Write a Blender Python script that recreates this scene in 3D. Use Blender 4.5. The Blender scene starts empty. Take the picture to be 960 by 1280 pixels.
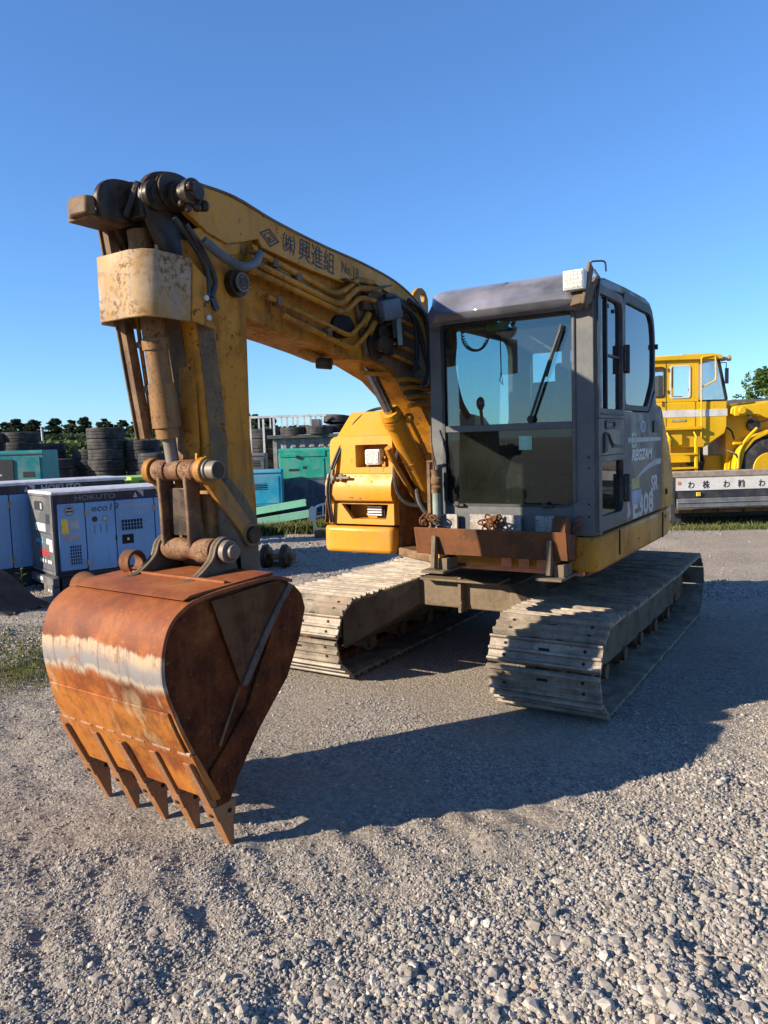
import bpy, math, random
import numpy as np
from mathutils import Vector, Matrix, noise
R = math.radians
random.seed(7)
sc = bpy.context.scene
COL = sc.collection

# ------------------------------------------------------------------ camera, sky, sun, exposure
CAMX, CAMY, CAMZ = 1.201, -4.352, 1.65
HEAD, PITCH, ROLL = R(32), R(5.2), R(1.8)
cam_d = bpy.data.cameras.new('camera')
cam_d.sensor_fit = 'VERTICAL'; cam_d.sensor_height = 24.0; cam_d.lens = 958 / 1280 * 24.0
cam_d.clip_start = 0.05; cam_d.clip_end = 6000
cam = bpy.data.objects.new('camera', cam_d); COL.objects.link(cam)
cam.location = (CAMX, CAMY, CAMZ)
_hd = Vector((-math.sin(HEAD), math.cos(HEAD), 0)); _rt = Vector((math.cos(HEAD), math.sin(HEAD), 0))
_f = _hd * math.cos(PITCH) + Vector((0, 0, -math.sin(PITCH)))
_u0 = _rt.cross(_f)
_r = _rt * math.cos(ROLL) - _u0 * math.sin(ROLL); _u = _u0 * math.cos(ROLL) + _rt * math.sin(ROLL)
cam.rotation_euler = Matrix((( _r.x, _u.x, -_f.x), (_r.y, _u.y, -_f.y), (_r.z, _u.z, -_f.z))).to_euler()
sc.camera = cam

SUN_EL = R(23.5)                      # height of the sun
SH_AZ = R(52)                       # shadows run towards this heading from +X
world = bpy.data.worlds.new('World'); sc.world = world; world.use_nodes = True
wn = world.node_tree.nodes; wl = world.node_tree.links
bg = wn['Background']
sky = wn.new('ShaderNodeTexSky'); sky.sky_type = 'NISHITA'; sky.sun_disc = False
sky.sun_elevation = SUN_EL
sdir = Vector((-math.cos(SH_AZ) * math.cos(SUN_EL), -math.sin(SH_AZ) * math.cos(SUN_EL), math.sin(SUN_EL)))
sky.sun_rotation = math.atan2(sdir.x, sdir.y)
sky.air_density = 1.0; sky.dust_density = 0.0; sky.ozone_density = 5.0; sky.altitude = 0
gm_ = wn.new('ShaderNodeGamma'); gm_.inputs[1].default_value = 0.88
tint = wn.new('ShaderNodeMix'); tint.data_type = 'RGBA'; tint.blend_type = 'MULTIPLY'; tint.inputs[0].default_value = 1.0; tint.clamp_result = False
tint.inputs[7].default_value = (0.61, 0.84, 1.10, 1)
wl.new(sky.outputs[0], gm_.inputs[0]); wl.new(gm_.outputs[0], tint.inputs[6]); wl.new(tint.outputs[2], bg.inputs[0]); bg.inputs[1].default_value = 0.11
sun_d = bpy.data.lights.new('sun', 'SUN'); sun_d.energy = 5.0; sun_d.angle = R(0.55); sun_d.color = (1.0, 0.87, 0.69)
sun = bpy.data.objects.new('sun', sun_d); COL.objects.link(sun)
sun.rotation_euler = sdir.to_track_quat('Z', 'Y').to_euler()
sc.view_settings.view_transform = 'Standard'; sc.view_settings.look = 'None'
sc.view_settings.exposure = 1.1; sc.view_settings.gamma = 1.0; sc.view_settings.use_curve_mapping = False
sc.cycles.transparent_max_bounces = 16; sc.cycles.max_bounces = 8

def V(X, Y, z=0.0):
    """site coordinates (metres right of / ahead of the camera's spot) to world"""
    return Vector((CAMX + X * _rt.x + Y * _hd.x, CAMY + X * _rt.y + Y * _hd.y, z))

# ------------------------------------------------------------------ materials
def newmat(name):
    m = bpy.data.materials.new(name); m.use_nodes = True
    nt = m.node_tree; nt.nodes.clear()
    out = nt.nodes.new('ShaderNodeOutputMaterial'); p = nt.nodes.new('ShaderNodeBsdfPrincipled')
    nt.links.new(p.outputs[0], out.inputs[0])
    return m, nt, p, out
KA = 0.80
class NT:
    def __init__(s, nt): s.nt = nt; s.n = nt.nodes; s.l = nt.links; s._pos = None
    def pos(s):
        if not s._pos: s._pos = s.n.new('ShaderNodeNewGeometry')
        return s._pos.outputs['Position']
    def map(s, scale, src=None, rot=(0, 0, 0), loc=(0, 0, 0)):
        m = s.n.new('ShaderNodeMapping'); m.inputs['Scale'].default_value = scale if hasattr(scale, '__len__') else (scale,) * 3
        m.inputs['Rotation'].default_value = rot; m.inputs['Location'].default_value = loc
        s.l.new(src or s.pos(), m.inputs[0]); return m.outputs[0]
    def noise(s, scale, detail=6, rough=.6, vec=None, dist=0):
        t = s.n.new('ShaderNodeTexNoise'); t.inputs['Scale'].default_value = scale
        t.inputs['Detail'].default_value = detail; t.inputs['Roughness'].default_value = rough; t.inputs['Distortion'].default_value = dist
        s.l.new(vec or s.pos(), t.inputs['Vector']); return t.outputs[0]
    def voro(s, scale, vec=None, out='Distance', feat='F1'):
        t = s.n.new('ShaderNodeTexVoronoi'); t.inputs['Scale'].default_value = scale; t.feature = feat
        s.l.new(vec or s.pos(), t.inputs['Vector']); return t.outputs[out]
    def ramp(s, src, a, b, c0=0.0, c1=1.0):
        r = s.n.new('ShaderNodeMapRange'); r.interpolation_type = 'SMOOTHSTEP'
        for i, v in enumerate((a, b, c0, c1)): r.inputs[i + 1].default_value = v
        s.l.new(src, r.inputs[0]); return r.outputs[0]
    def cramp(s, src, stops):
        r = s.n.new('ShaderNodeValToRGB'); e = r.color_ramp.elements
        while len(e) < len(stops): e.new(.5)
        for k, (p, c) in enumerate(stops): e[k].position = p; e[k].color = (*(v * KA for v in c), 1)
        s.l.new(src, r.inputs[0]); return r.outputs[0]
    def mix(s, fac, a, b):
        m = s.n.new('ShaderNodeMix'); m.data_type = 'RGBA'
        for i, v in ((0, fac), (6, a), (7, b)):
            if isinstance(v, (int, float)): m.inputs[i].default_value = v
            elif isinstance(v, tuple): m.inputs[i].default_value = (*(q * KA for q in v), 1)
            else: s.l.new(v, m.inputs[i])
        return m.outputs[2]
    def math(s, op, a, b=None, c=None):
        m = s.n.new('ShaderNodeMath'); m.operation = op
        for i, v in enumerate((a, b, c)):
            if v is None: continue
            if isinstance(v, (int, float)): m.inputs[i].default_value = v
            else: s.l.new(v, m.inputs[i])
        return m.outputs[0]
    def bump(s, h, strength=.3, dist=.01):
        b = s.n.new('ShaderNodeBump'); b.inputs['Strength'].default_value = strength; b.inputs['Distance'].default_value = dist
        s.l.new(h, b.inputs['Height']); return b.outputs[0]
    def sep(s, src):
        x = s.n.new('ShaderNodeSeparateXYZ'); s.l.new(src, x.inputs[0]); return x.outputs

def paint(name, col, dirt=(.20, .155, .10), d=.35, rust=(.10, .035, .015), r=.12, rough=.45, scale=1.0, wear=None, streak=.3, metallic=0.0, low=0.0, grease=0.0, lowz=(1.25, .55)):
    m, nt, p, out = newmat(name); N = NT(nt)
    c = N.mix(N.ramp(N.noise(1.6 * scale, 4), .35, .7), tuple(x * .86 for x in col), tuple(min(1, x * 1.08) for x in col))
    n1 = N.noise(3.2 * scale, 9, .68)
    f = N.ramp(n1, .42, .64)
    st = N.ramp(N.noise(1, 6, .6, N.map((16 * scale, 16 * scale, 1.3 * scale))), .49, .66)
    c = N.mix(N.math('MULTIPLY', f, d), c, dirt)
    c = N.mix(N.math('MULTIPLY', st, streak), c, tuple(x * .7 for x in dirt))
    if low:                                                     # dried mud splashed on the lowest parts
        z = N.sep(N.pos())[2]
        g = N.math('MULTIPLY', N.ramp(z, *lowz), N.ramp(N.noise(7, 8, .7), .35, .65))
        c = N.mix(N.math('MULTIPLY', g, low), c, (.20, .155, .105))
    if grease:
        c = N.mix(N.math('MULTIPLY', N.ramp(N.noise(4.5, 6, .6), .42, .58), grease), c, (.012, .010, .009))
    chips = N.ramp(N.noise(26 * scale, 8, .75), .63 - r * .28, .66 - r * .25)
    chips = N.math('MULTIPLY', chips, N.ramp(N.noise(2.1 * scale, 3), .38, .6))
    c = N.mix(chips, c, rust)
    sc1 = N.ramp(N.noise(1, 3, .5, N.map((3, 60, 9), rot=(.5, .3, .9))), .70, .73)          # long thin scratches
    c = N.mix(N.math('MULTIPLY', sc1, .5 * min(1, r * 4)), c, rust)
    if wear:
        bv = nt.nodes.new('ShaderNodeBevel'); bv.samples = 3; bv.inputs[0].default_value = .012
        dp = nt.nodes.new('ShaderNodeVectorMath'); dp.operation = 'DOT_PRODUCT'
        geo = N._pos
        nt.links.new(bv.outputs[0], dp.inputs[0]); nt.links.new(geo.outputs['Normal'], dp.inputs[1])
        e = N.ramp(dp.outputs['Value'], .97, .85)
        e = N.math('MULTIPLY', e, N.ramp(N.noise(18, 5, .7), .42, .56))
        c = N.mix(N.math('MULTIPLY', e, .85), c, wear)
    nt.links.new(c, p.inputs['Base Color'])
    rg = N.math('ADD', N.math('MULTIPLY', f, .3), rough)
    rg = N.math('ADD', rg, N.math('MULTIPLY', chips, .2))
    nt.links.new(rg, p.inputs['Roughness'])
    p.inputs['Metallic'].default_value = metallic; p.inputs['Specular IOR Level'].default_value = .28
    nt.links.new(N.bump(N.math('ADD', n1, N.math('MULTIPLY', chips, -.5)), .25, .006), p.inputs['Normal'])
    return m
def plain(name, col, rough=.6, metallic=0.0, var=.25, scale=8, spec=.5, dust=None, dustf=.4):
    m, nt, p, out = newmat(name); N = NT(nt)
    n = N.noise(scale, 6, .65)
    c = N.mix(N.ramp(n, .3, .7), tuple(x * (1 - var) for x in col), tuple(min(1, x * (1 + var)) for x in col))
    if dust: c = N.mix(N.math('MULTIPLY', N.ramp(N.noise(5, 7, .7), .42, .68), dustf), c, dust)
    nt.links.new(c, p.inputs['Base Color']); p.inputs['Roughness'].default_value = rough; p.inputs['Metallic'].default_value = metallic
    p.inputs['Specular IOR Level'].default_value = spec
    nt.links.new(N.bump(N.noise(scale * 6, 5, .7), .2, .004), p.inputs['Normal'])
    return m

RUSTC = (.13, .045, .02)
M = {}
M['yellow'] = paint('yellow_paint', (.74, .31, .014), dirt=(.20, .11, .04), d=.45, r=.14, rough=.42, low=.35, wear=(.13, .09, .06), streak=.18)
M['linkrust'] = paint('worn_rusty_boss', (.21, .095, .042), dirt=(.32, .20, .11), d=.85, rust=(.07, .03, .015), r=.5, rough=.6, scale=5, streak=.5)
M['cyl_brown'] = paint('dull_cylinder_paint', (.30, .155, .05), dirt=(.16, .10, .055), d=.8, r=.3, rough=.5, scale=2.5, streak=.5)
M['yellow_hood'] = paint('hood_yellow_paint', (.80, .345, .022), dirt=(.40, .25, .10), d=.45, r=.05, rough=.4, wear=(.25, .15, .08), streak=.12, low=.2)
M['yellow_arm'] = paint('worn_arm_paint', (.66, .265, .012), dirt=(.16, .075, .022), d=.6, r=.25, rough=.5, low=1.0, lowz=(1.75, 1.2), wear=(.16, .10, .06), streak=.42, scale=1.3)
M['guard'] = paint('scraped_guard_paint', (.42, .24, .07), dirt=(.48, .38, .28), d=.9, rust=(.20, .10, .045), r=.42, rough=.5, wear=(.3, .2, .12), streak=.75, scale=1.6)
M['grease'] = paint('greasy_black_metal', (.026, .018, .013), dirt=(.14, .085, .045), d=.55, r=.1, rough=.35, scale=2.5)
M['brown'] = paint('dirty_brown_steel', (.13, .070, .032), dirt=(.33, .22, .12), d=.6, r=.25, rough=.55, scale=2, streak=.4)
M['steel_tan'] = paint('mud_dried_steel', (.21, .155, .10), dirt=(.11, .085, .06), d=.7, r=.15, rough=.75, scale=2, streak=.2)
M['rust'] = paint('rust_brown_steel', (.20, .070, .022), dirt=(.10, .05, .026), d=.9, rust=(.34, .17, .08), r=.12, rough=.7, scale=2.2, streak=.4)
M['cabgrey'] = paint('cab_grey_paint', (.115, .122, .125), dirt=(.21, .19, .16), d=.45, r=.06, rough=.38, scale=1.5, wear=(.09, .08, .07), streak=.22)
M['cabdark'] = paint('door_dark_grey_paint', (.065, .06, .062), dirt=(.24, .21, .18), d=.5, r=.05, rough=.4, streak=.3)
M['black'] = plain('black_rubber', (.018, .018, .019), .6, dust=(.12, .10, .08), dustf=.35)
M['hose'] = plain('black_hose', (.022, .022, .024), .5, dust=(.13, .10, .07), dustf=.5)
M['interior'] = plain('cab_interior_grey', (.045, .047, .048), .7, dust=(.2, .18, .15), dustf=.3)
M['seat'] = plain('seat_cloth_dark', (.03, .03, .033), .85)
M['chrome'] = plain('chromed_rod', (.45, .45, .46), .16, 1.0, var=.1)
M['steelgrey'] = plain('bare_grey_steel', (.20, .165, .13), .55, .15, dust=(.2, .14, .09), dustf=.5)
M['white'] = plain('white_paint', (.75, .74, .70), .5, var=.06, dust=(.4, .35, .28), dustf=.3)
M['label_white'] = plain('label_white', (.62, .63, .64), .5, var=.1)
M['label_black'] = plain('label_black', (.02, .02, .025), .55, var=.2)
M['label_silver'] = plain('label_silver', (.45, .46, .48), .4, var=.1)
M['orange'] = plain('orange_reflector', (.75, .26, .12), .4)
M['red'] = plain('red_label', (.7, .03, .03), .5)
M['yellow_label'] = plain('yellow_label', (.8, .55, .05), .5)
M['green_label'] = plain('green_label', (.3, .55, .4), .6)
M['plate'] = paint('splattered_pale_plate', (.50, .47, .43), dirt=(.26, .20, .15), d=.8, r=.3, rough=.8, scale=5)
M['palehose'] = plain('pale_green_hose', (.22, .30, .26), .7, dust=(.2, .18, .14))

def glassmat(name, tint, dust=.1, dustcol=(.30, .30, .27), refl=1.0, grime=1.0):
    m, nt, p, out = newmat(name); N = NT(nt); nt.nodes.remove(p)
    tr = nt.nodes.new('ShaderNodeBsdfTransparent'); tr.inputs[0].default_value = (*tint, 1)
    gl = nt.nodes.new('ShaderNodeBsdfGlossy'); gl.inputs['Roughness'].default_value = .015
    fr = nt.nodes.new('ShaderNodeFresnel'); fr.inputs[0].default_value = 1.52
    df = nt.nodes.new('ShaderNodeBsdfDiffuse'); df.inputs[0].default_value = (*dustcol, 1)
    m1 = nt.nodes.new('ShaderNodeMixShader'); m2 = nt.nodes.new('ShaderNodeMixShader')
    nt.links.new(N.math('MULTIPLY', fr.outputs[0], refl), m1.inputs[0])
    nt.links.new(tr.outputs[0], m1.inputs[1]); nt.links.new(gl.outputs[0], m1.inputs[2])
    a = N.ramp(N.noise(3.0, 6, .6), .3, .7, .35, 1.0)
    b = N.ramp(N.noise(140, 4, .8), .54, .70)
    f = N.math('ADD', N.math('MULTIPLY', a, dust), N.math('MULTIPLY', b, dust * grime))
    nt.links.new(f, m2.inputs[0]); nt.links.new(m1.outputs[0], m2.inputs[1]); nt.links.new(df.outputs[0], m2.inputs[2])
    nt.links.new(m2.outputs[0], out.inputs[0])
    return m
M['glass'] = glassmat('cab_glass', (.54, .72, .72), .03, (.45, .47, .45), 2.4)
M['glass_low'] = glassmat('dusty_lower_glass', (.30, .40, .37), .045, (.26, .32, .26), 1.0, 2.2)
M['glass_side'] = glassmat('side_glass', (.45, .56, .58), .05, (.3, .3, .3), 1.2)
M['visor'] = glassmat('smoked_visor', (.62, .62, .72), .30, (.50, .50, .54), 1.2, .3)
M['glass_loader'] = glassmat('loader_glass', (.90, .93, .94), .04, (.5, .5, .5), .35)

# bucket: orange and brown rust with one scraped pale band
def bucket_mat(name, band):
    m, nt, p, out = newmat(name); N = NT(nt)
    n = N.noise(2.6, 9, .68)
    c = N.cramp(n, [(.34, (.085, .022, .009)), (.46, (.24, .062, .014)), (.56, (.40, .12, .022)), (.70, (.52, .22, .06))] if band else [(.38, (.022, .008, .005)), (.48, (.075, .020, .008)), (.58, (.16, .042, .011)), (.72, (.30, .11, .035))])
    z = N.sep(N.pos())[2]
    st = N.noise(1, 7, .7, N.map((26, 26, 2.2)))
    if band:
        c = N.mix(N.math('MULTIPLY', N.math('MULTIPLY', N.ramp(z, .66, .60), .7), N.ramp(N.noise(4, 8, .7), .36, .6)), c, (.52, .20, .030))
        c = N.mix(N.math('MULTIPLY', N.ramp(z, .86, .95), .5), c, (.20, .058, .024))
        zz = N.math('ADD', z, N.math('ADD', N.math('MULTIPLY', N.math('SUBTRACT', N.noise(3.2, 3, .6, N.map((1, 1, .3))), .5), .16), N.math('MULTIPLY', N.math('SUBTRACT', N.noise(22, 7, .8, N.map((1, 1, .35))), .5), .07)))
        top = N.ramp(zz, .885, .868); bot = N.ramp(zz, .715, .765)
        band_f = N.math('MULTIPLY', top, bot)
        bc = N.mix(N.ramp(zz, .860, .80), (.50, .36, .23), (.25, .24, .235))
        bc = N.mix(N.ramp(zz, .775, .75), bc, (.50, .42, .32))
        bc = N.mix(N.math('MULTIPLY', N.ramp(st, .5, .62), .6), bc, (.20, .20, .21))
        bc = N.mix(N.math('MULTIPLY', N.ramp(N.noise(7, 6, .7), .5, .65), .5), bc, (.40, .26, .13))
        c = N.mix(N.math('MULTIPLY', band_f, .95), c, bc)
        drip = N.math('MULTIPLY', N.ramp(N.noise(1, 4, .6, N.map((9, 9, .8))), .56, .66), N.math('MULTIPLY', N.ramp(z, .74, .68), N.ramp(z, .35, .55)))
        c = N.mix(N.math('MULTIPLY', drip, .55), c, (.46, .34, .20))
    c = N.mix(N.math('MULTIPLY', N.ramp(st, .50, .66), .5), c, (.14, .05, .02)); c = N.mix(N.math('MULTIPLY', N.ramp(N.noise(14, 6, .75), .54, .66), .45), c, (.17, .055, .02))
    c = N.mix(N.math('MULTIPLY', N.ramp(N.noise(60, 6, .8), .58, .7), .5), c, (.48, .30, .16))
    nt.links.new(c, p.inputs['Base Color']); p.inputs['Roughness'].default_value = .66
    p.inputs['Specular IOR Level'].default_value = .25 if band else .08
    nt.links.new(N.bump(N.math('ADD', n, N.math('MULTIPLY', N.noise(70, 6, .8), .5)), .5, .006), p.inputs['Normal'])
    return m
M['bucket'] = bucket_mat('rusty_bucket_steel', True)
M['bucket_side'] = bucket_mat('side_rust_painted_shade', False)  # darker copy of the bucket rust; the side's shade is in its colour
M['tooth'] = paint('rusty_tooth_steel', (.38, .16, .06), dirt=(.22, .12, .07), d=.6, rust=(.5, .4, .3), r=.2, rough=.5, scale=6)

def track_mat():
    m, nt, p, out = newmat('dusty_track_steel'); N = NT(nt)
    n = N.noise(6, 9, .7); s2 = N.noise(1, 7, .7, N.map((3, 40, 40)))
    oi = nt.nodes.new('ShaderNodeObjectInfo')
    c = N.cramp(n, [(.36, (.15, .12, .09)), (.5, (.33, .27, .20)), (.64, (.49, .415, .315))])
    c = N.mix(N.math('MULTIPLY', N.ramp(s2, .48, .62), .5), c, (.15, .11, .08)); c = N.mix(N.math('MULTIPLY', N.ramp(N.noise(40, 6, .8), .54, .62), .6), c, (.10, .075, .055))
    c = N.mix(N.math('MULTIPLY', N.ramp(N.noise(3, 5), .55, .7), .5), c, (.36, .25, .16))
    c = N.mix(N.math('MULTIPLY', oi.outputs['Random'], .22), c, (.17, .14, .11))
    nt.links.new(c, p.inputs['Base Color']); p.inputs['Roughness'].default_value = .62; p.inputs['Metallic'].default_value = .1
    nt.links.new(N.bump(N.noise(45, 6, .75), .35, .004), p.inputs['Normal'])
    return m
M['shoe'] = track_mat()
M['mud'] = plain('dried_mud', (.17, .135, .10), .9, var=.45, scale=12)
M['hole'] = plain('dark_hole', (.01, .009, .008), .9)

# ------------------------------------------------------------------ mesh helpers
AUTO_SPLIT = {'bucket_side', 'side_cutter', 'roller', 'pipe_clamp', 'reflector', 'splash_plate', 'bolt_hole', 'guard_bolt', 'guard_post', 'lifting_lug', 'belly_pipe', 'weld_bead', 'sticker', 'window_clip',
              'hood_stop', 'vent_plug', 'led', 'drain_streak', 'sleeper', 'support_leg', 'skirt_seam', 'side_rail', 'hose', 'drip_rail', 'nameplate', 'stripe', 'axle', 'chassis', 'wear_plate', 'phone_number_print', 'seat_part'}
class MB:
    def __init__(s): s.v = []; s.f = []; s.sm = []; s.mi = []; s.cuts = []
    def cut(s): s.cuts.append(len(s.v)); return s
    def add(s, vs, fs, smooth=False, m=0):
        o = len(s.v); s.v += [tuple(v) for v in vs]
        for f in fs: s.f.append([i + o for i in f]); s.sm.append(smooth); s.mi.append(m)
        return s
    def box(s, a, b, m=0):
        x0, y0, z0 = a; x1, y1, z1 = b
        vs = [(x0, y0, z0), (x1, y0, z0), (x1, y1, z0), (x0, y1, z0), (x0, y0, z1), (x1, y0, z1), (x1, y1, z1), (x0, y1, z1)]
        return s.add(vs, [(0, 3, 2, 1), (4, 5, 6, 7), (0, 1, 5, 4), (1, 2, 6, 5), (2, 3, 7, 6), (3, 0, 4, 7)], m=m)
    def hexa(s, v8, m=0):
        return s.add(v8, [(0, 3, 2, 1), (4, 5, 6, 7), (0, 1, 5, 4), (1, 2, 6, 5), (2, 3, 7, 6), (3, 0, 4, 7)], m=m)
    def prism(s, poly, ax, a, b, m=0, smooth=False):
        """polygon in the two other axes (in x,y,z order), extruded along ax from a to b"""
        n = len(poly)
        def P(p, t):
            if ax == 0: return (t, p[0], p[1])
            if ax == 1: return (p[0], t, p[1])
            return (p[0], p[1], t)
        vs = [P(p, a) for p in poly] + [P(p, b) for p in poly]
        s.add(vs, [list(range(n)), list(range(2 * n - 1, n - 1, -1))], m=m)
        s.add(vs, [(i, (i + 1) % n, n + (i + 1) % n, n + i) for i in range(n)], smooth, m)
        return s
    def ring(s, outer, inner, ax, a, b, m=0):
        """plate with a hole: outer and inner loops with equal counts"""
        n = len(outer)
        def P(p, t):
            if ax == 0: return (t, p[0], p[1])
            if ax == 1: return (p[0], t, p[1])
            return (p[0], p[1], t)
        vs = [P(p, a) for p in outer] + [P(p, a) for p in inner] + [P(p, b) for p in outer] + [P(p, b) for p in inner]
        fs = []
        for i in range(n):
            j = (i + 1) % n
            fs += [(i, j, n + j, n + i), (2 * n + i, 3 * n + i, 3 * n + j, 2 * n + j), (i, 2 * n + i, 2 * n + j, j), (n + i, n + j, 3 * n + j, 3 * n + i)]
        return s.add(vs, fs, m=m)
    def tube(s, pts, r, n=10, cap=True, m=0, smooth=True):
        pts = [Vector(p) for p in pts]; k = len(pts)
        rr = r if hasattr(r, '__len__') else [r] * k
        ref = None; vs = []
        for i, p in enumerate(pts):
            t = (pts[min(i + 1, k - 1)] - pts[max(i - 1, 0)]).normalized()
            if ref is None: ref = t.orthogonal().normalized()
            ref = (ref - t * ref.dot(t)).normalized(); bi = t.cross(ref)
            vs += [p + (ref * math.cos(2 * math.pi * j / n) + bi * math.sin(2 * math.pi * j / n)) * rr[i] for j in range(n)]
        fs = [(i * n + j, i * n + (j + 1) % n, (i + 1) * n + (j + 1) % n, (i + 1) * n + j) for i in range(k - 1) for j in range(n)]
        s.add(vs, fs, smooth, m)
        if cap:
            s.add(vs[:n], [list(range(n - 1, -1, -1))], m=m); s.add(vs[-n:], [list(range(n))], m=m)
        return s
    def cyl(s, a, b, r, n=20, m=0, cap=True): return s.tube([a, b], r, n, cap, m)
    def steps(s, a, b, prof, n=20, m=0):
        """turned piece on axis a-b; prof = [(t metres, radius)...] with hard shoulders"""
        a = Vector(a); d = (Vector(b) - a).normalized()
        for (t0, r0), (t1, r1) in zip(prof[:-1], prof[1:]):
            s.tube([a + d * t0, a + d * max(t1, t0 + 1e-4)], [r0, r1], n, False, m)
        s.add(*disc(a + d * prof[0][0], d, prof[0][1], n), m=m); s.add(*disc(a + d * prof[-1][0], d, prof[-1][1], n), m=m)
        return s
    def bar(s, a, b, w, h, up=(0, 0, 1), m=0):
        a = Vector(a); b = Vector(b); t = (b - a).normalized(); u = Vector(up); u = (u - t * u.dot(t)).normalized(); r = t.cross(u)
        vs = [p + r * x * w / 2 + u * y * h / 2 for p in (a, b) for x, y in ((-1, -1), (1, -1), (1, 1), (-1, 1))]
        return s.add(vs, [(0, 3, 2, 1), (4, 5, 6, 7), (0, 1, 5, 4), (1, 2, 6, 5), (2, 3, 7, 6), (3, 0, 4, 7)], m=m)
    def ball(s, c, r, n=10, m=0, sq=(1, 1, 1)):
        vs = []; fs = []; k = n // 2 + 1
        for i in range(k + 1):
            th = math.pi * i / k
            for j in range(n):
                ph = 2 * math.pi * j / n
                vs.append((c[0] + r * sq[0] * math.sin(th) * math.cos(ph), c[1] + r * sq[1] * math.sin(th) * math.sin(ph), c[2] + r * sq[2] * math.cos(th)))
        for i in range(k):
            for j in range(n): fs.append((i * n + j, (i + 1) * n + j, (i + 1) * n + (j + 1) % n, i * n + (j + 1) % n))
        return s.add(vs, fs, True, m)
    def loft(s, loops, smooth=True, close=True, cap=True, m=0):
        n = len(loops[0]); vs = [v for l in loops for v in l]; fs = []
        for i in range(len(loops) - 1):
            for j in range(n if close else n - 1):
                k = (j + 1) % n; fs.append((i * n + j, i * n + k, (i + 1) * n + k, (i + 1) * n + j))
        s.add(vs, fs, smooth, m)
        if cap: s.add(loops[0], [list(range(n - 1, -1, -1))], m=m); s.add(loops[-1], [list(range(n))], m=m)
        return s
    def tf(s, fn): s.v = [tuple(fn(Vector(v))) for v in s.v]; return s
    def mesh(s, name, mats):
        me = bpy.data.meshes.new(name); me.from_pydata(s.v, [], s.f)
        me.polygons.foreach_set('use_smooth', s.sm); me.polygons.foreach_set('material_index', s.mi)
        for m in (mats if isinstance(mats, (list, tuple)) else [mats]): me.materials.append(m)
        import bmesh
        b = bmesh.new(); b.from_mesh(me); bmesh.ops.remove_doubles(b, verts=b.verts, dist=2e-4)
        bmesh.ops.recalc_face_normals(b, faces=b.faces); b.to_mesh(me); b.free()
        me.set_sharp_from_angle(angle=R(42))
        return me
    def build(s, name, mats, parent=None, bevel=0, loc=(0, 0, 0), seg=2):
        groups = s.groups(name)
        first = None
        for g in groups:
            o = link(name, g.mesh(name, mats), parent, bevel, loc, seg); first = first or o
        return first
    def groups(s, name):
        if name in AUTO_SPLIT and not s.cuts:
            import bmesh
            me = s.mesh('t', [None]); n = len(me.vertices); root = list(range(n))
            def find(i):
                while root[i] != i: root[i] = root[root[i]]; i = root[i]
                return i
            for e in me.edges:
                a, c = find(e.vertices[0]), find(e.vertices[1])
                if a != c: root[a] = c
            sets = {}
            for p in me.polygons: sets.setdefault(find(p.vertices[0]), []).append(p)
            out = []
            for ps in sets.values():
                m = MB(); mp = {}
                for p in ps:
                    f = []
                    for i in p.vertices:
                        if i not in mp: mp[i] = len(m.v); m.v.append(tuple(me.vertices[i].co))
                        f.append(mp[i])
                    m.f.append(f); m.sm.append(p.use_smooth); m.mi.append(p.material_index)
                out.append(m)
            bpy.data.meshes.remove(me); return out
        if not s.cuts: return [s]
        ed = [0] + s.cuts + [len(s.v)]; out = []
        for a, c in zip(ed[:-1], ed[1:]):
            if a == c: continue
            m = MB(); m.v = s.v[a:c]
            for f, sm, mi in zip(s.f, s.sm, s.mi):
                if a <= f[0] < c: m.f.append([i - a for i in f]); m.sm.append(sm); m.mi.append(mi)
            out.append(m)
        return out
def disc(c, d, r, n):
    c = Vector(c); d = Vector(d).normalized(); u = d.orthogonal().normalized(); w = d.cross(u)
    return [c + (u * math.cos(2 * math.pi * j / n) + w * math.sin(2 * math.pi * j / n)) * r for j in range(n)], [list(range(n))]
def link(name, me, parent=None, bevel=0, loc=(0, 0, 0), seg=2):
    o = bpy.data.objects.new(name, me); COL.objects.link(o); o.location = loc
    if parent:
        o.parent = parent
        if parent.get('abs'): o.location = Vector(loc) - parent.location
    if bevel:
        b = o.modifiers.new('bevel', 'BEVEL'); b.width = bevel; b.segments = seg; b.limit_method = 'ANGLE'; b.angle_limit = R(35); b.harden_normals = False
    return o
def thing(name, label, cat, loc, rotz=0, group=None, absolute=False):
    o = bpy.data.objects.new(name, None); COL.objects.link(o); o.empty_display_size = .2
    o.location = loc; o.rotation_euler = (0, 0, rotz); o['label'] = label; o['category'] = cat
    if group: o['group'] = group
    if absolute: o['abs'] = 1
    return o
def tag(o, label=None, cat=None, group=None, kind=None):
    for k, v in (('label', label), ('category', cat), ('group', group), ('kind', kind)):
        if v: o[k] = v
    return o
def dup(root, loc, rotz=0, label=None, scale=None):
    def cp(o, parent):
        c = o.copy(); COL.objects.link(c)
        if parent: c.parent = parent
        for ch in list(o.children): cp(ch, c)
        return c
    r = cp(root, None); r.location = loc; r.rotation_euler = (0, 0, rotz)
    if label: r['label'] = label
    if scale: r.scale = scale
    return r
def rrect(x0, x1, z0, z1, r, k=5):
    rr = r if hasattr(r, '__len__') else [r] * 4
    pts = []
    for (cx, cz, a0), q in zip(((x1, z0, -90), (x1, z1, 0), (x0, z1, 90), (x0, z0, 180)), rr):
        sx = -1 if cx == x1 else 1; sz = 1 if cz == z0 else -1
        for i in range(k):
            a = R(a0 + 90 * i / (k - 1))
            pts.append((cx + sx * q + q * math.cos(a), cz + sz * q + q * math.sin(a)))
    return pts
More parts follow.
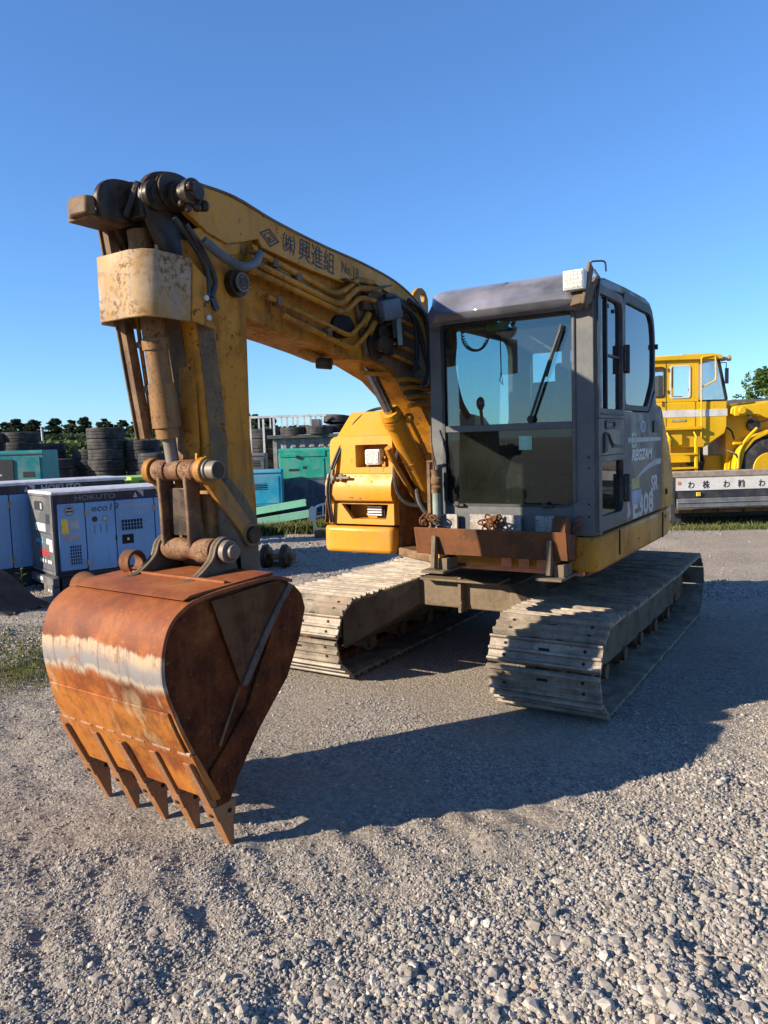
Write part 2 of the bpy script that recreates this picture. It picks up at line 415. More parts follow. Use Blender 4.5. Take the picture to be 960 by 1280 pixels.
def roundpoly(poly, r, k=4):
    """round every corner of a polygon with k points each"""
    out = []; n = len(poly)
    for i in range(n):
        p0, p, p1 = Vector(poly[i - 1]), Vector(poly[i]), Vector(poly[(i + 1) % n])
        q = min(r, (p0 - p).length * .45, (p1 - p).length * .45)
        a = p + (p0 - p).normalized() * q; b = p + (p1 - p).normalized() * q
        for j in range(k):
            t = j / (k - 1); out.append(tuple(a * (1 - t) ** 2 + p * 2 * t * (1 - t) + b * t * t))
    return out
def shrink(poly, d):
    c = Vector((sum(p[0] for p in poly) / len(poly), sum(p[1] for p in poly) / len(poly)))
    return [tuple(Vector(p) + (c - Vector(p)).normalized() * d) for p in poly]
def smooth_path(pts, k=6):
    """Catmull-Rom through the points"""
    P = [Vector(p) for p in pts]; P = [P[0] * 2 - P[1]] + P + [P[-1] * 2 - P[-2]]; out = []
    for i in range(1, len(P) - 2):
        for j in range(k):
            t = j / k
            out.append(.5 * ((2 * P[i]) + (P[i + 1] - P[i - 1]) * t + (2 * P[i - 1] - 5 * P[i] + 4 * P[i + 1] - P[i + 2]) * t * t + (3 * P[i] - P[i - 1] - 3 * P[i + 1] + P[i + 2]) * t ** 3))
    out.append(P[-2]); return out
def bent_pipe(pts, r):
    """pipe path with short rounded corners"""
    P = [Vector(p) for p in pts]; out = [P[0]]
    for i in range(1, len(P) - 1):
        q = min(r, (P[i] - P[i - 1]).length * .45, (P[i + 1] - P[i]).length * .45)
        a = P[i] + (P[i - 1] - P[i]).normalized() * q; b = P[i] + (P[i + 1] - P[i]).normalized() * q
        for j in range(5):
            t = j / 4; out.append(a * (1 - t) ** 2 + P[i] * 2 * t * (1 - t) + b * t * t)
    out.append(P[-1]); return out
AX_SIDE = ((0, 1, 0), (0, 0, 1), (1, 0, 0))      # reads from +X
AX_FRONT = ((1, 0, 0), (0, 0, 1), (0, -1, 0))    # reads from -Y
_txt = {}
def text(s, size, loc, axes, mat, parent, name='lettering', shear=0.0, width=1.0, bold=0.0, depth=.0015, rot=0.0):
    """lettering as thin solid meshes; loc = left end of the base line"""
    cu = bpy.data.curves.new('t', 'FONT'); cu.body = s; cu.size = size; cu.extrude = depth; cu.shear = shear; cu.offset = bold; cu.resolution_u = 2
    ob = bpy.data.objects.new('t', cu); COL.objects.link(ob)
    bpy.context.view_layer.update()
    me = bpy.data.meshes.new_from_object(ob.evaluated_get(bpy.context.evaluated_depsgraph_get()))
    bpy.data.objects.remove(ob); bpy.data.curves.remove(cu)
    X, Y, Z = (Vector(a) for a in axes); L = Vector(loc); cr, sr = math.cos(rot), math.sin(rot)
    for v in me.vertices:
        x, y, z = v.co; x *= width; x, y = x * cr - y * sr, x * sr + y * cr
        v.co = L + X * x + Y * y + Z * z
    me.materials.clear(); me.materials.append(mat)
    return link(name, me, parent)

# ------------------------------------------------------------------ ground
_rng = np.random.default_rng(5)
_lat = _rng.random((256, 256))
def vnoise(x, y):
    xi = np.floor(x).astype(int); yi = np.floor(y).astype(int); fx = x - xi; fy = y - yi
    fx = fx * fx * (3 - 2 * fx); fy = fy * fy * (3 - 2 * fy)
    g = lambda a, b: _lat[a % 256, b % 256]
    return (g(xi, yi) * (1 - fx) + g(xi + 1, yi) * fx) * (1 - fy) + (g(xi, yi + 1) * (1 - fx) + g(xi + 1, yi + 1) * fx) * fy
def fbm(x, y, o=4):
    a = 0; w = .5; t = 0
    for i in range(o): a = a + w * vnoise(x * 2 ** i + 17.3 * i, y * 2 ** i + 5.1 * i); t += w; w *= .5
    return a / t
def sstep(e0, e1, x):
    t = np.clip((x - e0) / (e1 - e0), 0, 1); return t * t * (3 - 2 * t)
def to_site(x, y):
    dx = x - CAMX; dy = y - CAMY
    return dx * _rt.x + dy * _rt.y, dx * _hd.x + dy * _hd.y
def stoniness(x, y):
    """0 = packed dusty ground, 1 = loose stone"""
    X, Y = to_site(x, y)
    n = fbm(X * .9 + 3, Y * .9 + 9, 3) * .75 + fbm(X * 3.1, Y * 3.1, 2) * .25
    loose = sstep(.46, .64, n)
    front = sstep(2.95, 2.15, Y - .25 * X + .35 * (fbm(X * 1.7, Y * 1.7, 3) - .5))         # loose stone lies thick nearest the camera
    ridge = np.exp(-((Y - (3.0 + .75 * (X - .9))) / .32) ** 2) * sstep(.5, .9, X)
    left = sstep(0.2, -1.2, X) * .35
    return np.clip(loose * .7 + front * .95 + ridge * .8 + left * .8, 0, 1.15)
def gh(x, y):
    X, Y = to_site(x, y)
    d = np.hypot(X, Y)
    far = 1 / (1 + (d / 18) ** 2)
    h = (fbm(X * .55 + 40, Y * .55 + 40, 3) - .5) * .09 * far
    h = h + (fbm(X * 6, Y * 6, 4) - .5) * .062 * far + (vnoise(X * 37, Y * 37) - .5) * .010 * far + np.maximum(fbm(X * 2.3 + 7, Y * 2.3 + 1, 3) - .56, 0) * .16 * far
    a = R(28); u = X * math.cos(a) + Y * math.sin(a); w = -X * math.sin(a) + Y * math.cos(a)
    h = h + np.sin(u * 36 + 2.5 * fbm(X * 2, Y * 2, 2)) * .010 * np.exp(-((w - 2.7) / .26) ** 2) * far - .018 * np.exp(-((w - 2.7) / .30) ** 2) * far + .016 * np.exp(-((w - 3.15) / .10) ** 2) * far * fbm(X * 3, Y * 3, 2) * 2          # faint cleat marks
    h = h + stoniness(x, y) * .010 * far
    pad = np.exp(-(np.clip(np.hypot((x + 1.2) / 1.7, (y - 1.4) / 2.1) - 1, 0, 9) / .35) ** 2)
    tip = np.exp(-(np.hypot((x + 1.45) / .7, (y + 2.1) / .3) ** 2))
    h = h * (1 - pad) * (1 - .7 * tip) - .008
    return h
def warp(n, near, far, p):
    t = np.linspace(-1, 1, n); return np.sign(t) * (near * np.abs(t) + (far - near) * np.abs(t) ** p)
tx = warp(460, 4.6, 3600, 13); ty = warp(521, 5.6, 3600, 13)
GX, GY = np.meshgrid(tx + .2, ty + 4.6)          # site coordinates
wx = CAMX + GX * _rt.x + GY * _hd.x; wy = CAMY + GX * _rt.y + GY * _hd.y
wz = gh(wx, wy)
nv = wx.size; co = np.stack([wx.ravel(), wy.ravel(), wz.ravel()], 1)
r_, c_ = wx.shape
idx = np.arange(nv).reshape(r_, c_)
q = np.stack([idx[:-1, :-1], idx[:-1, 1:], idx[1:, 1:], idx[1:, :-1]], -1).reshape(-1, 4)
gm = bpy.data.meshes.new('ground')
gm.vertices.add(nv); gm.vertices.foreach_set('co', co.ravel())
gm.loops.add(q.size); gm.loops.foreach_set('vertex_index', q.ravel()); gm.polygons.add(len(q))
gm.polygons.foreach_set('loop_start', np.arange(0, q.size, 4)); gm.polygons.foreach_set('use_smooth', np.ones(len(q), bool))
gm.update(); gm.validate()
at = gm.attributes.new('stony', 'FLOAT', 'POINT'); at.data.foreach_set('value', stoniness(wx, wy).ravel())
def ground_mat():
    m, nt, p, out = newmat('gravel_yard_ground'); N = NT(nt)
    a = nt.nodes.new('ShaderNodeAttribute'); a.attribute_name = 'stony'
    fine = N.noise(95, 6, .8); v = N.voro(60, out='Color'); vd = N.voro(60)
    grit = N.sep(v)[0]
    c = N.mix(N.ramp(N.noise(1.3, 6, .6), .35, .68), (.345, .285, .215), (.475, .395, .30))      # dusty fines
    c = N.mix(N.math('MULTIPLY', N.ramp(N.noise(2.4, 6, .65), .55, .7), .5), c, (.29, .24, .19))
    g = N.cramp(grit, [(0, (.20, .175, .155)), (.5, (.38, .335, .29)), (1, (.58, .52, .45))])
    c = N.mix(N.ramp(a.outputs['Fac'], .0, .8, .45, .9), c, g)
    c = N.mix(N.math('MULTIPLY', N.ramp(fine, .5, .75), .35), c, (.10, .09, .08))
    nt.links.new(c, p.inputs['Base Color']); p.inputs['Roughness'].default_value = .95; p.inputs['Specular IOR Level'].default_value = .2
    h = N.math('ADD', N.math('MULTIPLY', vd, -1.0), N.math('MULTIPLY', fine, .8))
    h = N.math('ADD', h, N.noise(220, 4, .7))
    nt.links.new(N.bump(h, .85, .012), p.inputs['Normal'])
    return m
gm.materials.append(ground_mat())
ground = bpy.data.objects.new('ground', gm); COL.objects.link(ground); tag(ground, kind='structure')

# loose crushed stone: one cloud of points, each carrying one of a dozen angular stones
def stone_mat():
    m, nt, p, out = newmat('crushed_stone'); N = NT(nt)
    oi = nt.nodes.new('ShaderNodeObjectInfo')
    c = N.cramp(oi.outputs['Random'], [(0, (.135, .127, .120)), (.3, (.24, .222, .205)), (.6, (.335, .31, .28)), (.85, (.46, .425, .38)), (.965, (.70, .65, .57)), (1, (.36, .22, .16))])
    tcn = nt.nodes.new('ShaderNodeTexCoord')
    c = N.mix(N.ramp(N.noise(30, 6, .7), .35, .7), c, (.40, .35, .285))
    nt.links.new(c, p.inputs['Base Color']); p.inputs['Roughness'].default_value = .9; p.inputs['Specular IOR Level'].default_value = .25
    nt.links.new(N.bump(N.noise(260, 4, .7), .4, .004), p.inputs['Normal'])
    return m
def scatter():
    rng = np.random.default_rng(11); P = []; S = []
    def batch(n, r0, r1, smin, smax, pw):
        wide = 80 if r1 < 4 else 62 if r1 < 8 else 50
        n = int(n * wide / 36); r0 = .6 if r0 < 2 and n > 200 else r0
        rr = np.sqrt(rng.uniform(r0 * r0, r1 * r1, n)); th = rng.uniform(R(-wide), R(wide), n)
        X = rr * np.sin(th); Y = rr * np.cos(th)
        x = CAMX + X * _rt.x + Y * _hd.x; y = CAMY + X * _rt.y + Y * _hd.y
        st = stoniness(x, y); keep = rng.random(n) < (st * .85 + .15)
        s = smin * (smax / smin) ** (rng.random(n) ** pw)
        big = np.clip(.62 + .5 * st, 0, 1.3)
        near_right = sstep(2.75, 1.9, Y - .55 * X)
        s = s * big * (1 + .75 * near_right)
        P.append(np.stack([x, y], 1)[keep]); S.append(s[keep])
    batch(110000, 1.55, 3.2, .0017, .0050, 1.8)
    batch(5500, 1.55, 3.2, .0045, .0105, 2.6)
    batch(150000, 3.2, 6.5, .0022, .0060, 1.6)
    batch(5000, 3.2, 6.5, .006, .0125, 3)
    batch(260, 2.2, 7, .009, .0165, 1.8)
    batch(60000, 6.5, 12.5, .006, .013, 1.5)
    batch(14000, 12.5, 22, .010, .022, 1.5)
    p = np.concatenate(P); s = np.concatenate(S)
    z = gh(p[:, 0], p[:, 1])
    inb = (np.hypot((p[:, 0] + 1.45) / .62, (p[:, 1] + 2.1) / .07) < 1)
    p, s, z = p[~inb], s[~inb], z[~inb]
    # nothing pushes up through the tracks
    und = ((p[:, 0] > -.72) & (p[:, 0] < .03) | (p[:, 0] > -2.50) & (p[:, 0] < -1.75)) & (p[:, 1] > -.05) & (p[:, 1] < 2.95)
    p, s, z = p[~und], s[~und], z[~und]
    n = len(p)
    me = bpy.data.meshes.new('gravel'); me.vertices.add(n)
    me.vertices.foreach_set('co', np.stack([p[:, 0], p[:, 1], z + s * .18], 1).ravel())
    def att(nm, ty, arr, key='value'):
        a = me.attributes.new(nm, ty, 'POINT'); a.data.foreach_set(key, np.ascontiguousarray(arr).ravel())
    rng = np.random.default_rng(3)
    att('size', 'FLOAT', s)
    att('turn', 'FLOAT_VECTOR', np.stack([rng.uniform(-.6, .6, n), rng.uniform(-.6, .6, n), rng.uniform(0, 6.28, n)], 1), 'vector')
    att('pick', 'INT', rng.integers(0, 12, n).astype(np.int32))
    o = bpy.data.objects.new('gravel', me); COL.objects.link(o); tag(o, kind='stuff')
    ng = bpy.data.node_groups.new('stones', 'GeometryNodeTree')
    ng.interface.new_socket('Geometry', in_out='INPUT', socket_type='NodeSocketGeometry')
    ng.interface.new_socket('Geometry', in_out='OUTPUT', socket_type='NodeSocketGeometry')
    nn = ng.nodes; ll = ng.links
    gi = nn.new('NodeGroupInput'); go = nn.new('NodeGroupOutput')
    g2i = nn.new('GeometryNodeGeometryToInstance')
    for k in range(12):
        ico = nn.new('GeometryNodeMeshIcoSphere'); ico.inputs['Subdivisions'].default_value = 2; ico.inputs['Radius'].default_value = 1
        sp = nn.new('GeometryNodeSetPosition'); rv = nn.new('FunctionNodeRandomValue'); rv.data_type = 'FLOAT_VECTOR'
        rv.inputs[0].default_value = (-.55, -.55, -.55); rv.inputs[1].default_value = (.55, .55, .55); rv.inputs['Seed'].default_value = 31 * k + 5
        ch = nn.new('GeometryNodeConvexHull'); tr = nn.new('GeometryNodeTransform')
        rk = random.Random(k); tr.inputs['Scale'].default_value = (rk.uniform(.8, 1.15), rk.uniform(.6, .9), rk.uniform(.5, .8))
        ll.new(ico.outputs[0], sp.inputs['Geometry']); ll.new(rv.outputs[0], sp.inputs['Offset']); ll.new(sp.outputs[0], ch.inputs[0])
        ss = nn.new('GeometryNodeSetShadeSmooth'); ss.inputs['Shade Smooth'].default_value = False
        ll.new(ch.outputs[0], ss.inputs[0]); ll.new(ss.outputs[0], tr.inputs[0]); ll.new(tr.outputs[0], g2i.inputs[0])
    iop = nn.new('GeometryNodeInstanceOnPoints'); iop.inputs['Pick Instance'].default_value = True
    def na(nm, ty):
        a = nn.new('GeometryNodeInputNamedAttribute'); a.data_type = ty; a.inputs['Name'].default_value = nm; return a.outputs['Attribute']
    ll.new(gi.outputs[0], iop.inputs['Points']); ll.new(g2i.outputs[0], iop.inputs['Instance'])
    ll.new(na('pick', 'INT'), iop.inputs['Instance Index']); ll.new(na('size', 'FLOAT'), iop.inputs['Scale'])
    e2r = nn.new('FunctionNodeEulerToRotation'); ll.new(na('turn', 'FLOAT_VECTOR'), e2r.inputs[0]); ll.new(e2r.outputs[0], iop.inputs['Rotation'])
    sm = nn.new('GeometryNodeSetMaterial'); sm.inputs['Material'].default_value = stone_mat()
    ll.new(iop.outputs[0], sm.inputs[0]); ll.new(sm.outputs[0], go.inputs[0])
    o.modifiers.new('stones', 'NODES').node_group = ng
scatter()

# ------------------------------------------------------------------ the excavator
EX = thing('excavator', 'worn yellow crawler excavator with grey cab and rusty bucket resting on the gravel', 'excavator', (-1.235, 1.5, 0), absolute=True)

# --- tracks
def track_path():
    cy0, cy1, cz, r = .05, 2.78, .293, .258
    pts = []
    def seg(a, b, n):
        for i in range(n): pts.append((a[0] + (b[0] - a[0]) * i / n, a[1] + (b[1] - a[1]) * i / n))
    seg((cy0 + .1, cz - r), (cy1 - .1, cz - r), 60)
    for i in range(60):
        a = -math.pi / 2 + math.pi * i / 60; pts.append((cy1 + r * math.cos(a), cz + r * math.sin(a)))
    for i in range(60):
        t = i / 60; pts.append((cy1 - (cy1 - cy0) * t, cz + r - .022 * math.sin(math.pi * t) ** 2 * (1 + .3 * math.sin(9 * t))))
    for i in range(60):
        a = math.pi / 2 + math.pi * i / 60; pts.append((cy0 + r * math.cos(a), cz + r * math.sin(a)))
    return pts
def resample(pts, n):
    P = [Vector((p[0], p[1])) for p in pts]; P.append(P[0]); L = [0]
    for a, b in zip(P[:-1], P[1:]): L.append(L[-1] + (b - a).length)
    out = []
    for k in range(n):
        d = L[-1] * (k + .35) / n; i = max(j for j in range(len(L) - 1) if L[j] <= d)
        t = (d - L[i]) / max(1e-9, L[i + 1] - L[i]); out.append((P[i].lerp(P[i + 1], t), (P[i + 1] - P[i]).normalized()))
    return out
SHW = .68
def shoe_mesh():
    b = MB(); h = SHW / 2
    prof = [(-.080, -.004), (-.083, .012), (-.076, .030), (-.066, .031), (-.058, .011), (-.014, .008), (-.008, .026), (.006, .027), (.012, .008), (.050, .010), (.058, .028), (.069, .029), (.076, .010), (.080, -.012), (.066, -.008)]
    b.prism(prof, 0, -h, h)
    for sx in (-1, 1):
        for px_, r in ((.24, .010),):
            for yy in (-.036, .034): b.cyl((sx * px_, yy, .009), (sx * px_, yy, .0135), r, 8, m=1)
        b.hexa([(sx * .075 - .018, -.095, -.052), (sx * .075 + .018, -.095, -.052), (sx * .075 + .018, .095, -.052), (sx * .075 - .018, .095, -.052), (sx * .075 - .018, -.082, .0), (sx * .075 + .018, -.082, .0), (sx * .075 + .018, .082, .0), (sx * .075 - .018, .082, .0)], m=2); b.cyl((sx * .075 - .03, .084, -.030), (sx * .075 + .03, .084, -.030), .019, 8, m=2)
    b.box((-.032, -.03, .0105), (.032, -.012, .0125), m=1)
    return b.mesh('track_shoe', [M['shoe'], M['hole'], M['rust']])
SHOE = shoe_mesh(); PATH = resample(track_path(), 42)
def make_track(xc, inner):
    """frame with rollers, idler, sprocket; 42 shoes hang round it"""
    f = MB()
    y0, y1 = .20, 2.62
    x0, x1 = xc - .16, xc + .16
    f.prism([(y0, .16), (y1, .16), (y1 + .04, .34), (y1 - .25, .44), (.55, .45), (y0, .38)], 0, x0, x1)
    fr = f.build('track_frame', M['steel_tan'], EX, .01)
    g = MB()
    g.prism([(x0 - .02, .40), (x0 - .02, .43), (xc, .52), (x1 + .02, .43), (x1 + .02, .40)], 1, .42, 2.3)
    g.build('frame_top_cover', M['mud'], fr, .01)
    rl = MB()
    for k in range(5):
        y = .48 + k * .46
        rl.steps((x0 - .02, y, .135), (x1 + .02, y, .135), [(0, .05), (.03, .05), (.03, .075), (.12, .075), (.12, .055), (.24, .055), (.24, .075), (.33, .075), (.33, .05), (.36, .05)], 16)
        pass
    rl.build('roller', M['brown'], fr)
    idl = MB(); idl.steps((xc - .10, .06, .295), (xc + .10, .06, .295), [(0, .09), (.02, .09), (.02, .20), (.07, .22), (.07, .245), (.13, .245), (.13, .22), (.18, .20), (.18, .09), (.2, .09)], 28)
    idl.box((xc - .15, .0, .25), (xc - .11, .5, .34)); idl.box((xc + .11, .0, .25), (xc + .15, .5, .34))
    idl.build('idler', M['brown'], fr, 0)
    sp = MB(); n = 19; c = (2.78, .295); teeth = []
    for i in range(n * 4):
        a = 2 * math.pi * i / (n * 4); r = .235 if i % 4 in (0, 1) else .205; teeth.append((c[0] + r * math.cos(a), c[1] + r * math.sin(a)))
    sp.prism(teeth, 0, xc - .025, xc + .025)
    sp.steps((xc - .19, 2.78, .295), (xc + .19, 2.78, .295), [(0, .10), (.03, .15), (.10, .165), (.28, .165), (.35, .15), (.38, .10)], 24)
    sp.build('sprocket', M['brown'], fr)
    for k, (p, t) in enumerate(PATH):
        o = bpy.data.objects.new('track_shoe', SHOE); COL.objects.link(o); o.parent = fr
        nrm = Vector((t.y, -t.x)) if True else None
        X = Vector((1, 0, 0)); Y = Vector((0, t.x, t.y)); Z = Vector((0, nrm.x, nrm.y))
        if X.cross(Y).dot(Z) < 0: X = -X
        mt = Matrix(((X.x, Y.x, Z.x, xc + random.uniform(-.003, .003)), (X.y, Y.y, Z.y, p.x), (X.z, Y.z, Z.z, p.y), (0, 0, 0, 1)))
        o.matrix_local = mt @ Matrix.Rotation(random.uniform(-.02, .02), 4, 'X')
    return fr
TR = make_track(-.34, -1); TL = make_track(-2.13, 1)

# --- car body between the tracks
b = MB()
b.box((-1.63, .62, .42), (-.84, 2.3, .63))
def leg(xo, xi, yo0, yo1, yi0, yi1):
    b.hexa([(xo, yo0, .16), (xi, yi0, .43), (xi, yi1, .43), (xo, yo1, .16), (xo, yo0, .50), (xi, yi0, .632), (xi, yi1, .632), (xo, yo1, .50)])
leg(-1.97, -1.60, .10, .62, .58, 1.05); leg(-.50, -.87, .10, .62, .58, 1.05)
leg(-1.97, -1.60, 2.5, 2.0, 2.3, 1.8); leg(-.50, -.87, 2.5, 2.0, 2.3, 1.8)
b.build('car_body', M['steel_tan'], EX, .012)
b = MB(); b.box((-1.26, .56, .40), (-1.235, .66, .66)); b.cyl((-1.262, .60, .46), (-1.23, .60, .46), .045, 14)
b.box((-1.55, .52, .632), (-.93, .75, .648)); b.build('tow_lug', M['steel_tan'], EX, .004)
b = MB(); b.steps((-1.235, 1.5, .62), (-1.235, 1.5, .9), [(0, .50), (.08, .50), (.08, .55), (.18, .55), (.18, .47), (.28, .47)], 40)
b.build('slewing_ring', M['grease'], EX)

# --- upper deck
UY = 1.5
def deck_outline(x0, x1, y0, y1, rf, rb):
    pts = []
    for (cx, cy, r, a0) in ((x1 - rf, y0 + rf, rf, -90), (x1 - rb, y1 - rb * .8, rb, 0), (x0 + rb, y1 - rb * .8, rb, 90), (x0 + rf, y0 + rf, rf, 180)):
        for i in range(9):
            a = R(a0 + 90 * i / 8); pts.append((cx + r * math.cos(a), cy + r * math.sin(a) * (1 if cy < 1 else .8)))
    return pts
b = MB()
o1 = [(-1.06, -.14), (-.10, -.16), (-.055, -.15), (-.03, -.11), (-.03, 1.62), (-.05, 1.80), (-.10, 1.95), (-.30, 2.3), (-.6, 2.52), (-1.06, 2.6)]
b.prism(o1, 2, .885, 1.085)
b.build('cab_side_skirt', M['yellow'], EX, .022, seg=3)
b = MB(); b.box((-.0302, .28, .93), (-.022, .284, 1.08)); b.box((-.0302, 1.46, .89), (-.022, 1.464, 1.08))
b.cyl((-.04, 1.55, 1.04), (-.0255, 1.55, 1.04), .012, 12); b.cyl((-.04, 1.60, 1.22), (-.0255, 1.60, 1.22), .022, 14); b.cyl((-.04, .75, .97), (-.026, .75, .97), .006, 8)
b.build('skirt_seam', M['hole'], EX)
b = MB(); b.prism([(-1.6, .3), (-1.05, -.02), (-.12, -.02), (-.12, 1.9), (-.5, 2.35), (-1.9, 2.4), (-2.1, 1.9), (-1.7, .4)], 2, .84, .90)
b.build('turntable_floor', M['brown'], EX, .01)
b = MB(); b.prism([(-1.0, -.12), (-.12, -.14), (-.12, -.10), (-1.0, -.08)], 2, .86, .886)
for x in (-.60, -.49, -.38): b.box((x, -.178, .895), (x + .065, -.160, .955))
b.build('reflector', M['orange'], EX, .003)

# --- counterweight and hood behind the cab
b = MB()
def yz_section(x, prof): return [(x, y, z) for y, z in prof]
pf = [(1.455, 1.09), (1.87, 1.09), (1.875, 1.30), (1.73, 1.55), (1.50, 1.80), (1.46, 1.86)]
b.prism(pf, 0, -.20, -.034)
b.build('rear_side_panel', M['yellow'], EX, .02, seg=3)
b = MB(); loops = []
for z, g in ((1.086, 0), (1.30, .01), (1.50, -.03), (1.66, -.10), (1.76, -.22)):
    pts = []
    for i in range(25):
        a = math.pi * i / 24; pts.append((-1.13 + (.93 + g) * math.cos(a), 1.62 + (1.02 + g) * math.sin(a) * .9, z))
    pts += [(-2.04, 1.3, z), (-.25, 1.3, z)]; loops.append(pts)
b.loft(loops, True); b.build('counterweight', M['yellow'], EX, .015)

# --- front-left cover box (tank and hood)
BY = .25; BX0, BX1 = -2.235, -1.59
b = MB()
b.loft([[(x, y, z) for x, y in [(BX1 - .01, BY + .01), (BX1 - .05, BY - .012), (BX0 + .06, BY - .012), (BX0 + .015, BY + .03), (BX0 - .03, BY + .4), (BX0 - .03, 1.5), (BX0 + .1, 2.0), (BX1, 2.2)]] for z in (.85, 1.045)], False)
b.build('lower_cover', M['yellow_hood'], EX, .03, seg=3)
b = MB()
# hood shell: stations along y
def hood_loop(y, top, lean, x1=BX1):
    pts = [(x1, y, 1.06)]
    pts += [(x1, y, 1.06 + (top - 1.06) * t) for t in (.25, .5, .75, .93)]
    x1b = x1 - .04
    pts += [(x1b, y, top)]
    X0 = BX0 + lean
    for i in range(1, 9):
        a = R(90 + 90 * i / 8); rx, rz = .42, min(.62, top - 1.1)
        pts.append((X0 + rx + rx * math.cos(a), y, top - rz + rz * math.sin(a)))
    pts += [(X0 - .01, y, 1.06)]
    return pts
b.loft([hood_loop(.285, 1.70, .02), hood_loop(.31, 1.72, .0), hood_loop(.40, 1.80, -.03), hood_loop(.50, 1.87, -.05), hood_loop(.62, 1.90, -.06), hood_loop(1.3, 1.90, -.06), hood_loop(1.9, 1.84, .0), hood_loop(2.2, 1.66, .15)], True, True, False)
b.build('hood', M['yellow_hood'], EX, .0)
# front panel built of plates round the two recesses
b = MB()
def plate_quad(x0, x1, z0, z1, y0=BY, y1=BY + .05): b.box((x0, y0, z0), (x1, y1, z1))
xl = BX0 + .105
front = MB()
lampO, lampI = rrect(xl + .0, BX1, 1.43, 1.70, [.005, .01, .06, .005]), rrect(-1.90, -1.625, 1.475, 1.635, .008)
front.ring(lampO, lampI, 1, BY, BY + .045)
front.prism([(BY - .035, 1.28), (BY - .030, 1.36), (BY, 1.43), (BY + .05, 1.43), (BY + .05, 1.215), (BY - .015, 1.235)], 0, xl - .03, BX1)
recO, recI = rrect(xl - .03, BX1, 1.062, 1.215, .006), [(-1.66, 1.10)] * 5 + [(-1.64, 1.208)] * 5 + [(-2.04, 1.208)] * 5 + [(-1.95, 1.10)] * 5
front.ring(recO, recI, 1, BY, BY + .045)
front.prism([(BY, 1.70), (BY + .05, 1.70), (BY + .22, 1.86), (BY + .20, 1.88)], 0, xl + .07, BX1)
fo = front.build('front_panel', M['yellow_hood'], EX, .008)
b = MB()
b.box((-1.92, BY + .16, 1.45), (-1.605, BY + .165, 1.66)); b.box((-2.06, BY + .15, 1.07), (-1.605, BY + .155, 1.23))
b.box((-1.905, BY + .04, 1.47), (-1.90, BY + .13, 1.64)); b.box((-1.905, BY + .04, 1.637), (-1.62, BY + .159, 1.641)); b.box((-1.905, BY + .04, 1.47), (-1.62, BY + .13, 1.475))
b.box((-2.04, BY + .04, 1.208), (-1.64, BY + .12, 1.213)); b.box((-1.95, BY + .04, 1.095), (-1.66, BY + .12, 1.10))
b.build('recess_lining', M['yellow_hood'], fo)
b = MB(); b.prism(rrect(-1.825, -1.70, 1.492, 1.602, .014, 4), 1, BY + .005, BY + .07)
lo = b.build('work_lamp', M['white'], EX, .006)
b = MB(); b.prism(rrect(-1.815, -1.71, 1.502, 1.592, .010, 4), 1, BY - .001, BY + .006)
m_l, nt, p, out = newmat('lamp_lens_plastic'); N = NT(nt)
nt.links.new(N.cramp(N.noise(60, 3), [(.35, (.36, .355, .34)), (.6, (.50, .49, .47))]), p.inputs['Base Color']); p.inputs['Roughness'].default_value = .12
nt.links.new(N.bump(N.voro(150), .8, .003), p.inputs['Normal']); M['lens'] = m_l
b.build('lens', M['lens'], lo)
b = MB(); b.bar((-1.86, BY + .08, 1.48), (-1.80, BY + .03, 1.49), .02, .02); b.cut(); b.bar((-1.66, BY + .08, 1.50), (-1.71, BY + .03, 1.54), .015, .02); b.build('bracket', M['brown'], lo)
b = MB(); b.box((-1.86, BY + .085, 1.115), (-1.72, BY + .11, 1.195))
for k in range(4): b.box((-1.86, BY + .07, 1.122 + k * .019), (-1.74, BY + .087, 1.132 + k * .019), m=1)
b.build('grille', [M['hole'], M['white']], EX)
# seam strap with latch over the hood
b = MB()
sp_ = smooth_path([(-2.125, BY - .02, 1.07), (-2.13, BY - .045, 1.25), (-2.12, BY - .045, 1.38), (-2.07, BY - .02, 1.54), (-2.01, BY + .04, 1.70), (-1.96, BY + .16, 1.835), (-1.88, BY + .28, 1.90), (-1.62, BY + .36, 1.912)], 5)
b.tube(sp_, .011, 6); b.cut(); b.tube([p + Vector((.018, .004, 0)) for p in sp_], .007, 6); b.build('hood_seam', M['black'], EX)
b = MB(); b.bar((-2.14, BY - .03, 1.395), (-1.93, BY - .045, 1.405), .02, .018); b.bar((-2.10, BY - .03, 1.36), (-2.085, BY - .03, 1.46), .03, .02)
b.bar((-2.00, BY - .03, 1.375), (-2.02, BY - .03, 1.43), .018, .03); b.ball((-2.07, BY - .045, 1.40), .02, 8); b.ball((-2.00, BY - .045, 1.39), .016, 8); b.tube(smooth_path([(-2.09, BY - .03, 1.37), (-2.13, BY - .03, 1.30), (-2.14, BY - .02, 1.22)]), .007, 6)
b.build('latch', M['steelgrey'], EX, .003)
b = MB(); b.cyl((-1.93, BY + .14, 1.74), (-1.94, BY + .10, 1.73), .025, 14); b.ball((-1.74, BY + .17, 1.80), .012, 8); b.build('hood_stop', M['black'], EX)
# dark wall behind the boom foot
b = MB(); b.box((-1.60, .32, .90), (-1.585, 1.6, 1.86)); b.box((-1.585, .75, .88), (-1.07, .78, 1.7)); b.build('engine_bulkhead', M['brown'], EX)
b = MB(); b.tube(smooth_path([(-1.56, .30, 1.62), (-1.56, .22, 1.45), (-1.54, .24, 1.28), (-1.45, .30, 1.20), (-1.3, .4, 1.22)]), .016, 8)
b.tube(smooth_path([(-1.50, .45, 1.5), (-1.42, .30, 1.25), (-1.30, .3, 1.1), (-1.2, .4, 1.0)]), .018, 8); b.build('hose', M['hose'], EX)

# --- cab
CX0, CX1, CF, CB = -1.07, -.03, -.13, 1.27
cab = MB()
